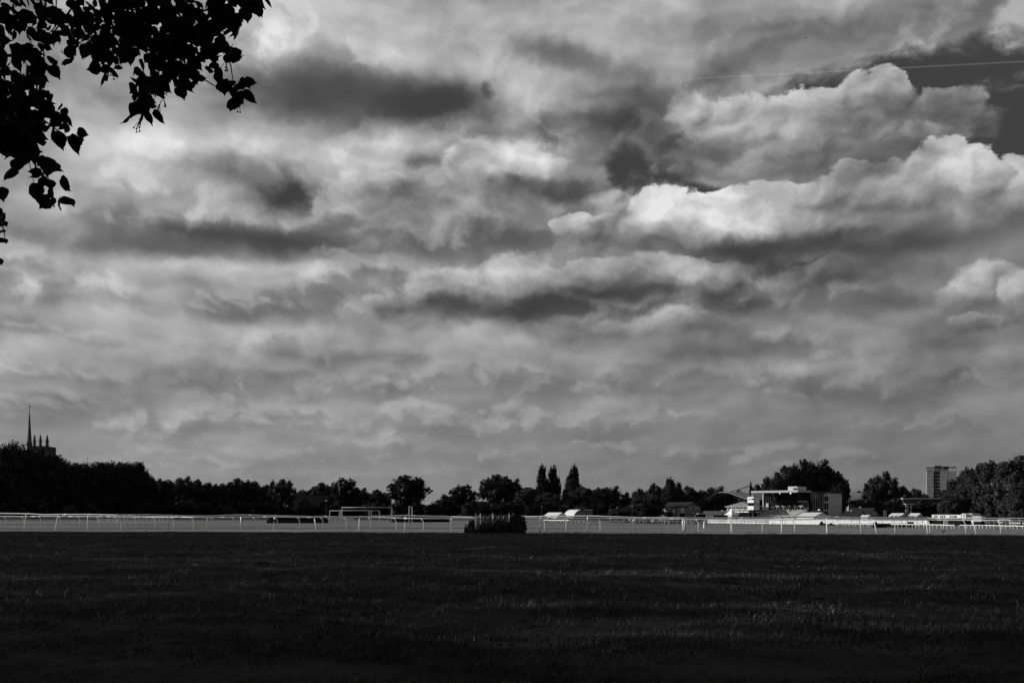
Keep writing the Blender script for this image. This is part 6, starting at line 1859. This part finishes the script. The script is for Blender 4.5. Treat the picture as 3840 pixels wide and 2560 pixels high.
def lime_tree():
    root = empty('lime_tree', (-6.0, 0.6, 0), 'overhanging lime branches with dark heart-shaped leaves in the top left corner', 'tree')
    rng = random.Random(77)
    leaves = [lime_leaf_mesh(i) for i in range(7)]
    # trunk and boughs (outside the view)
    MB().tube([(-6, .6, -.1), (-6, .6, .3), (-5.95, .6, 2.2), (-6.0, .65, 4.5), (-6.1, .7, 8), (-6, .7, 13)], [0.55, 0.42, 0.36, 0.33, 0.24, 0.10], 12).build('trunk', M['bark'], root, True)
    def bough(pts, rs): MB().tube(pts, rs, 8).build('bough', M['bark'], root, True)
    bough([(-6, .6, 3.6), (-5.0, 1.8, 4.6), (-3.6, 3.2, 4.75), (-2.3, 4.2, 4.35)], [0.17, 0.11, 0.06, 0.02])
    bough([(-6, .6, 4.2), (-4.6, 1.6, 5.4), (-2.6, 3.0, 5.2), (-1.5, 4.0, 4.45), D(545, -40, 4.3)], [0.17, 0.11, 0.06, 0.03, 0.012])
    bough([(-6, .6, 3.2), (-5.2, 2.6, 3.9), (-4.0, 4.0, 3.9), D(-40, 60, 4.3)], [0.15, 0.09, 0.05, 0.02])
    # twigs: polylines in view, each with its distance
    twigs = [
        ([(545, -40), (500, 30), (505, 90), (530, 150), (538, 205), (545, 232)], 4.25),
        ([(405, -20), (418, 10), (440, 40), (475, 88), (505, 90)], 4.3),
        ([(-40, 60), (60, 40), (200, 45), (330, 60), (440, 100)], 4.35),
        ([(300, -30), (310, 60), (345, 140), (345, 200), (328, 250), (322, 290)], 4.2),
        ([(200, -30), (150, 40), (100, 105), (75, 160), (90, 225), (62, 300), (95, 375), (122, 430), (116, 480)], 4.4),
        ([(62, 250), (120, 290), (165, 325), (185, 338)], 4.35),
        ([(-20, 120), (20, 200), (45, 290), (60, 340), (80, 430)], 4.5),
        ([(330, 100), (420, 150), (480, 190), (505, 205)], 4.15),
        ([(240, -20), (250, 80), (248, 150), (240, 175)], 4.3),
        ([(560, -30), (590, -5), (560, 40), (545, 75)], 4.4),
        ([(-40, 460), (-10, 500), (8, 525), (14, 560)], 4.5),
        ([(130, -30), (128, 60), (90, 105)], 4.5)]
    for pl, d in twigs:
        P = [D(x, y, d + 0.08 * math.sin(i * 1.7)) for i, (x, y) in enumerate(pl)]
        n = len(P)
        MB().tube(P, [0.0046 - 0.0030 * i / (n - 1) for i in range(n)], 6).build('twig', M['bark'], root, True)
    count = [0]; extra = []
    def leaf(x, y, size_px, ang, d=None, turn=None, tip=None):
        """size in grid px at ~4.3 m; ang: direction of the tip, degrees from straight down (positive = to the right)"""
        d = d if d is not None else 4.3 + rng.uniform(-.35, .5)
        k = size_px * 1.63265 * 4.3 / F_PX
        p = D(x, y, d)
        turn = rng.uniform(-1.5, 1.5) if turn is None else turn
        tilt = rng.uniform(-.8, .5)
        m = Matrix.Rotation(-R(ang) if True else 0, 4, 'Y') @ Matrix.Rotation(tilt, 4, 'X') @ Matrix.Rotation(turn, 4, 'Z')
        if count[0] < 285:
            o = link(bpy.data.objects.new('leaf', rng.choice(leaves)), root)
            o.location = p - root.location
            o.rotation_euler = m.to_euler()
            o.scale = (k, k, k)
            count[0] += 1
        else:
            extra.append((p, m, k))
    # leaves that stand clear of the mass, one by one
    clear = [(513, 186, 44, 12, 0.1), (540, 225, 46, -6, 0.2), (548, 188, 34, 45, 0.7), (556, 214, 38, 52, 0.9), (532, 108, 46, 25, 0.2), (520, 122, 44, 60, 0.5), (500, 170, 30, 20, 0.9), (437, 188, 36, 10, 0.3), (412, 200, 34, 20, 0.5),
        (350, 258, 34, 40, 0.9), (318, 240, 36, -35, 0.9), (324, 262, 38, -8, 1.0), (300, 262, 36, -30, 1.2), (340, 258, 30, 12, 1.1), (328, 230, 34, 25, 0.5),
        (232, 155, 36, -48, 0.9), (240, 165, 36, -30, 1.0), (250, 165, 34, -5, 1.1), (262, 160, 34, 18, 1.1),
        (155, 135, 34, 8, 0.1), (118, 150, 32, 30, 0.4), (92, 192, 36, 48, 0.2), (78, 230, 34, 35, 0.7), (128, 268, 28, 60, 0.2), (130, 305, 40, 10, 0.1), (158, 312, 44, 20, 0.5), (178, 318, 30, 60, 0.4), (96, 368, 46, 62, 0.5), (80, 420, 44, 8, 0.1),
        (138, 412, 40, 40, 0.7), (148, 450, 40, 52, 0.8), (112, 452, 42, -8, 0.8), (132, 462, 36, 22, 1.1), (120, 440, 30, -10, 1.0), (-2, 508, 30, 60, 0.7), (2, 545, 28, 55, 0.8), (-6, 590, 26, 40, 0.8), (-4, 430, 40, 30, 0.4),
        (575, 0, 40, 30, 0.3), (562, 20, 36, 15, 0.5), (545, 38, 40, -20, 0.4), (585, -8, 34, 50, 0.4), (30, 385, 42, -20, 0.3), (25, 330, 44, 25, 0.2), (60, 345, 40, -15, 0.3)]
    for x, y, s, a, t in clear: leaf(x, y, s * 1.05, a, 4.25 + rng.uniform(-.1, .15), t * rng.choice((-1, 1)))
    # leaves of the mass
    for cx, cy, rx, ry, n in [(310, 55, 140, 66, 185), (320, 20, 120, 40, 70), (55, 45, 85, 55, 85), (380, 120, 60, 40, 30), (560, 5, 50, 34, 30), (440, 60, 60, 50, 30), (25, 170, 66, 74, 95), (70, 150, 45, 50, 36), (35, 260, 52, 58, 70), (75, 250, 42, 44, 34), (50, 320, 55, 50, 40), (85, 390, 30, 40, 8), (60, 300, 50, 36, 24), (25, 330, 36, 40, 20), (70, 350, 36, 36, 10), (160, 100, 50, 40, 14), (440, 95, 78, 64, 80), (400, 150, 66, 52, 62), (500, 90, 44, 70, 34), (350, 180, 44, 50, 30), (335, 225, 30, 42, 20), (118, 430, 34, 48, 12), (538, 215, 38, 34, 9), (150, 308, 34, 24, 9), (245, 150, 34, 30, 10), (130, 270, 26, 24, 6), (420, 190, 34, 26, 8), (-5, 520, 20, 60, 5),
                              (365, 200, 42, 32, 18), (180, 40, 55, 38, 18), (150, 95, 45, 40, 15), (520, 60, 34, 40, 13), (545, 10, 55, 30, 14), (500, 140, 38, 34, 11), (20, 350, 34, 50, 12), (230, 100, 50, 40, 20), (300, 130, 55, 40, 20), (340, 215, 30, 25, 9), (490, 15, 40, 26, 9)]:
        for _ in range(n):
            r = math.sqrt(rng.random()); w = rng.uniform(0, 6.283)
            leaf(cx + rx * r * math.cos(w), cy + ry * r * math.sin(w) - 14, rng.uniform(20, 36), rng.gauss(8, 42))
    # the rest of the leaves beyond the first 285: one mesh
    V, Q = [], []
    src = []
    for me in leaves:
        co = np.zeros(len(me.vertices) * 3, np.float32); me.vertices.foreach_get('co', co)
        src.append((co.reshape(-1, 3), np.array([list(p.vertices) for p in me.polygons])))
    off = 0
    def add(p, m, k):
        nonlocal off
        co, q = src[rng.randrange(len(src))]
        W = co @ np.array(m.to_3x3()).T * k + np.array(p - root.location)
        V.append(W); Q.append(q + off); off += len(W)
    for p, m, k in extra: add(p, m, k)
    if V:
        tag(link(bpy.data.objects.new('leaves', mesh_np('leaves', np.concatenate(V), np.concatenate(Q), M['limeleaf'])), root), kind='stuff')
    # small fruit sprays under their bracts
    for x, y in [(322, 300), (365, 262), (545, 250), (120, 470), (345, 235), (250, 178), (100, 262), (515, 160), (95, 285), (430, 130), (75, 200), (372, 245)]:
        d = 4.22; p = D(x, y, d); mb = MB()
        a = p + Vector((rng.uniform(-.01, .01), 0, .035))
        for _ in range(5):
            q = p + Vector((rng.uniform(-.022, .022), rng.uniform(-.02, .02), rng.uniform(-.012, .012)))
            mb.tube([a, a.lerp(q, .5) + Vector((0, 0, .004)), q], 0.0011, 4); mb.ball(q, 0.0042, 6, 4)
        mb.build('fruit_spray', M['limeleaf'], root)
    # unseen crown above and behind the camera, widened to shade the near grass
    lob = ball_lobes(random.Random(4), 18, 12.0, 11.5, 7.5, 0.3)
    lob = [(l[0] - 1.0, l[1] + 4.0, l[2], l[3], l[4], l[5]) for l in lob]
    Vc, Qc = crown_arrays(lob, 2600, 16, 0.27, 14, 0.2, 0)
    q = Vc.reshape(-1, 4, 3)
    keep = ~((q[:, :, 1] > 0.3) & (q[:, :, 2] < 1.6 + 0.56 * np.maximum(q[:, :, 1], 0) + 0.9)).any(1)
    keep &= (q[:, :, 2] > 2.6).all(1)
    q = q[keep] - np.array(root.location)
    tag(link(bpy.data.objects.new('crown', mesh_np('crown', q.reshape(-1, 3), np.arange(len(q) * 4).reshape(-1, 4), M['leafdark'])), root), kind='stuff')
lime_tree()

# ------------------------------------------------------------------ birds
def bird(px, py, y, span, label, bank=0.0, turn=0.0):
    p = at(px, py, y)
    e = empty('bird', tuple(p), label, 'bird', 'birds in the sky')
    e.rotation_euler = (0.15, bank, turn)
    def part(name, V, F):
        me = bpy.data.meshes.new(name); me.from_pydata(V, [], F); me.materials.append(M['feather']); link(bpy.data.objects.new(name, me), e)
    s = span / 2
    mb = MB(); mb.tube([(0, -s * .55, 0), (0, -s * .42, .0), (0, -s * .1, 0), (0, s * .3, 0), (0, s * .62, 0)], [s * .02, s * .09, s * .13, s * .09, s * .03], 8)
    part('body', mb.v, mb.f)
    for d in (-1, 1):
        V = [(0, -.22 * s, .04 * s), (0, .20 * s, .04 * s), (d * .5 * s, -.24 * s, .26 * s), (d * .5 * s, .12 * s, .24 * s), (d * s, .10 * s, .12 * s), (d * s, .16 * s, .12 * s)]
        V += [(a, b, c - .03 * s) for a, b, c in V]
        F_ = [(0, 1, 3, 2), (2, 3, 5, 4), (6, 8, 9, 7), (8, 10, 11, 9), (0, 2, 8, 6), (2, 4, 10, 8), (1, 7, 9, 3), (3, 9, 11, 5)]
        part('wing', V, F_)
for a in [(3022, 143, 60, 0.26, 'largest bird, flying above the vapour trail', 0.1, 0.6), (2785, 1176, 90, 0.22, 'small dark bird below the long dark cloud bank', 1.2, 0.2), (3710, 965, 120, 0.20, 'tiny bird under the dark cloud base on the right', 0.9, 0.4),
          (3579, 1081, 120, 0.24, 'tiny bird in front of the right cloud heap', 1.0, 0.3), (2892, 1445, 80, 0.30, 'long-winged bird gliding with tilted wings', 0.75, 0.1), (2756, 1645, 110, 0.28, 'bird low over the arena side of the sky', 0.3, 0.3),
          (2919, 1698, 110, 0.26, 'bird just above the tree clump behind the grandstand', 0.6, 0.5), (3754, 1630, 110, 0.30, 'bird above the leafy right-hand trees', 0.5, 0.2), (1904, 396, 90, 0.20, 'tiny bird near the bright cloud gap in the upper middle', 0.8, 0.3),
          (2398, 1592, 120, 0.22, 'tiny bird in the plain grey sky above the poplars', 0.8, 0.3), (2015, 921, 110, 0.20, 'tiny bird over the middle cloud bank', 1.0, 0.2), (415, 968, 110, 0.22, 'tiny bird below the left dark cloud', 0.9, 0.2)]:
    bird(*a)
def crow():
    p = gpt(3537, 2000); y = p.y; x = p.x
    e = empty('crow', tuple(p), 'dark crow standing on the turf by the leaning hooked post', 'bird')
    MB().tube([(x - .22, y, p.z + .17), (x - .10, y, p.z + .19), (x + .03, y, p.z + .22), (x + .12, y, p.z + .27), (x + .17, y, p.z + .33), (x + .21, y, p.z + .335), (x + .27, y, p.z + .32)], [.02, .055, .075, .06, .045, .035, .006], 8).build('body', M['feather'], e, True)
    e.scale = (.72, .72, .72)
    for s in (-.03, .03):
        MB().tube([(x, y + s, p.z + .17), (x + .01, y + s, p.z), (x + .05, y + s, p.z)], .009, 5).build('leg', M['feather'], e)
crow()
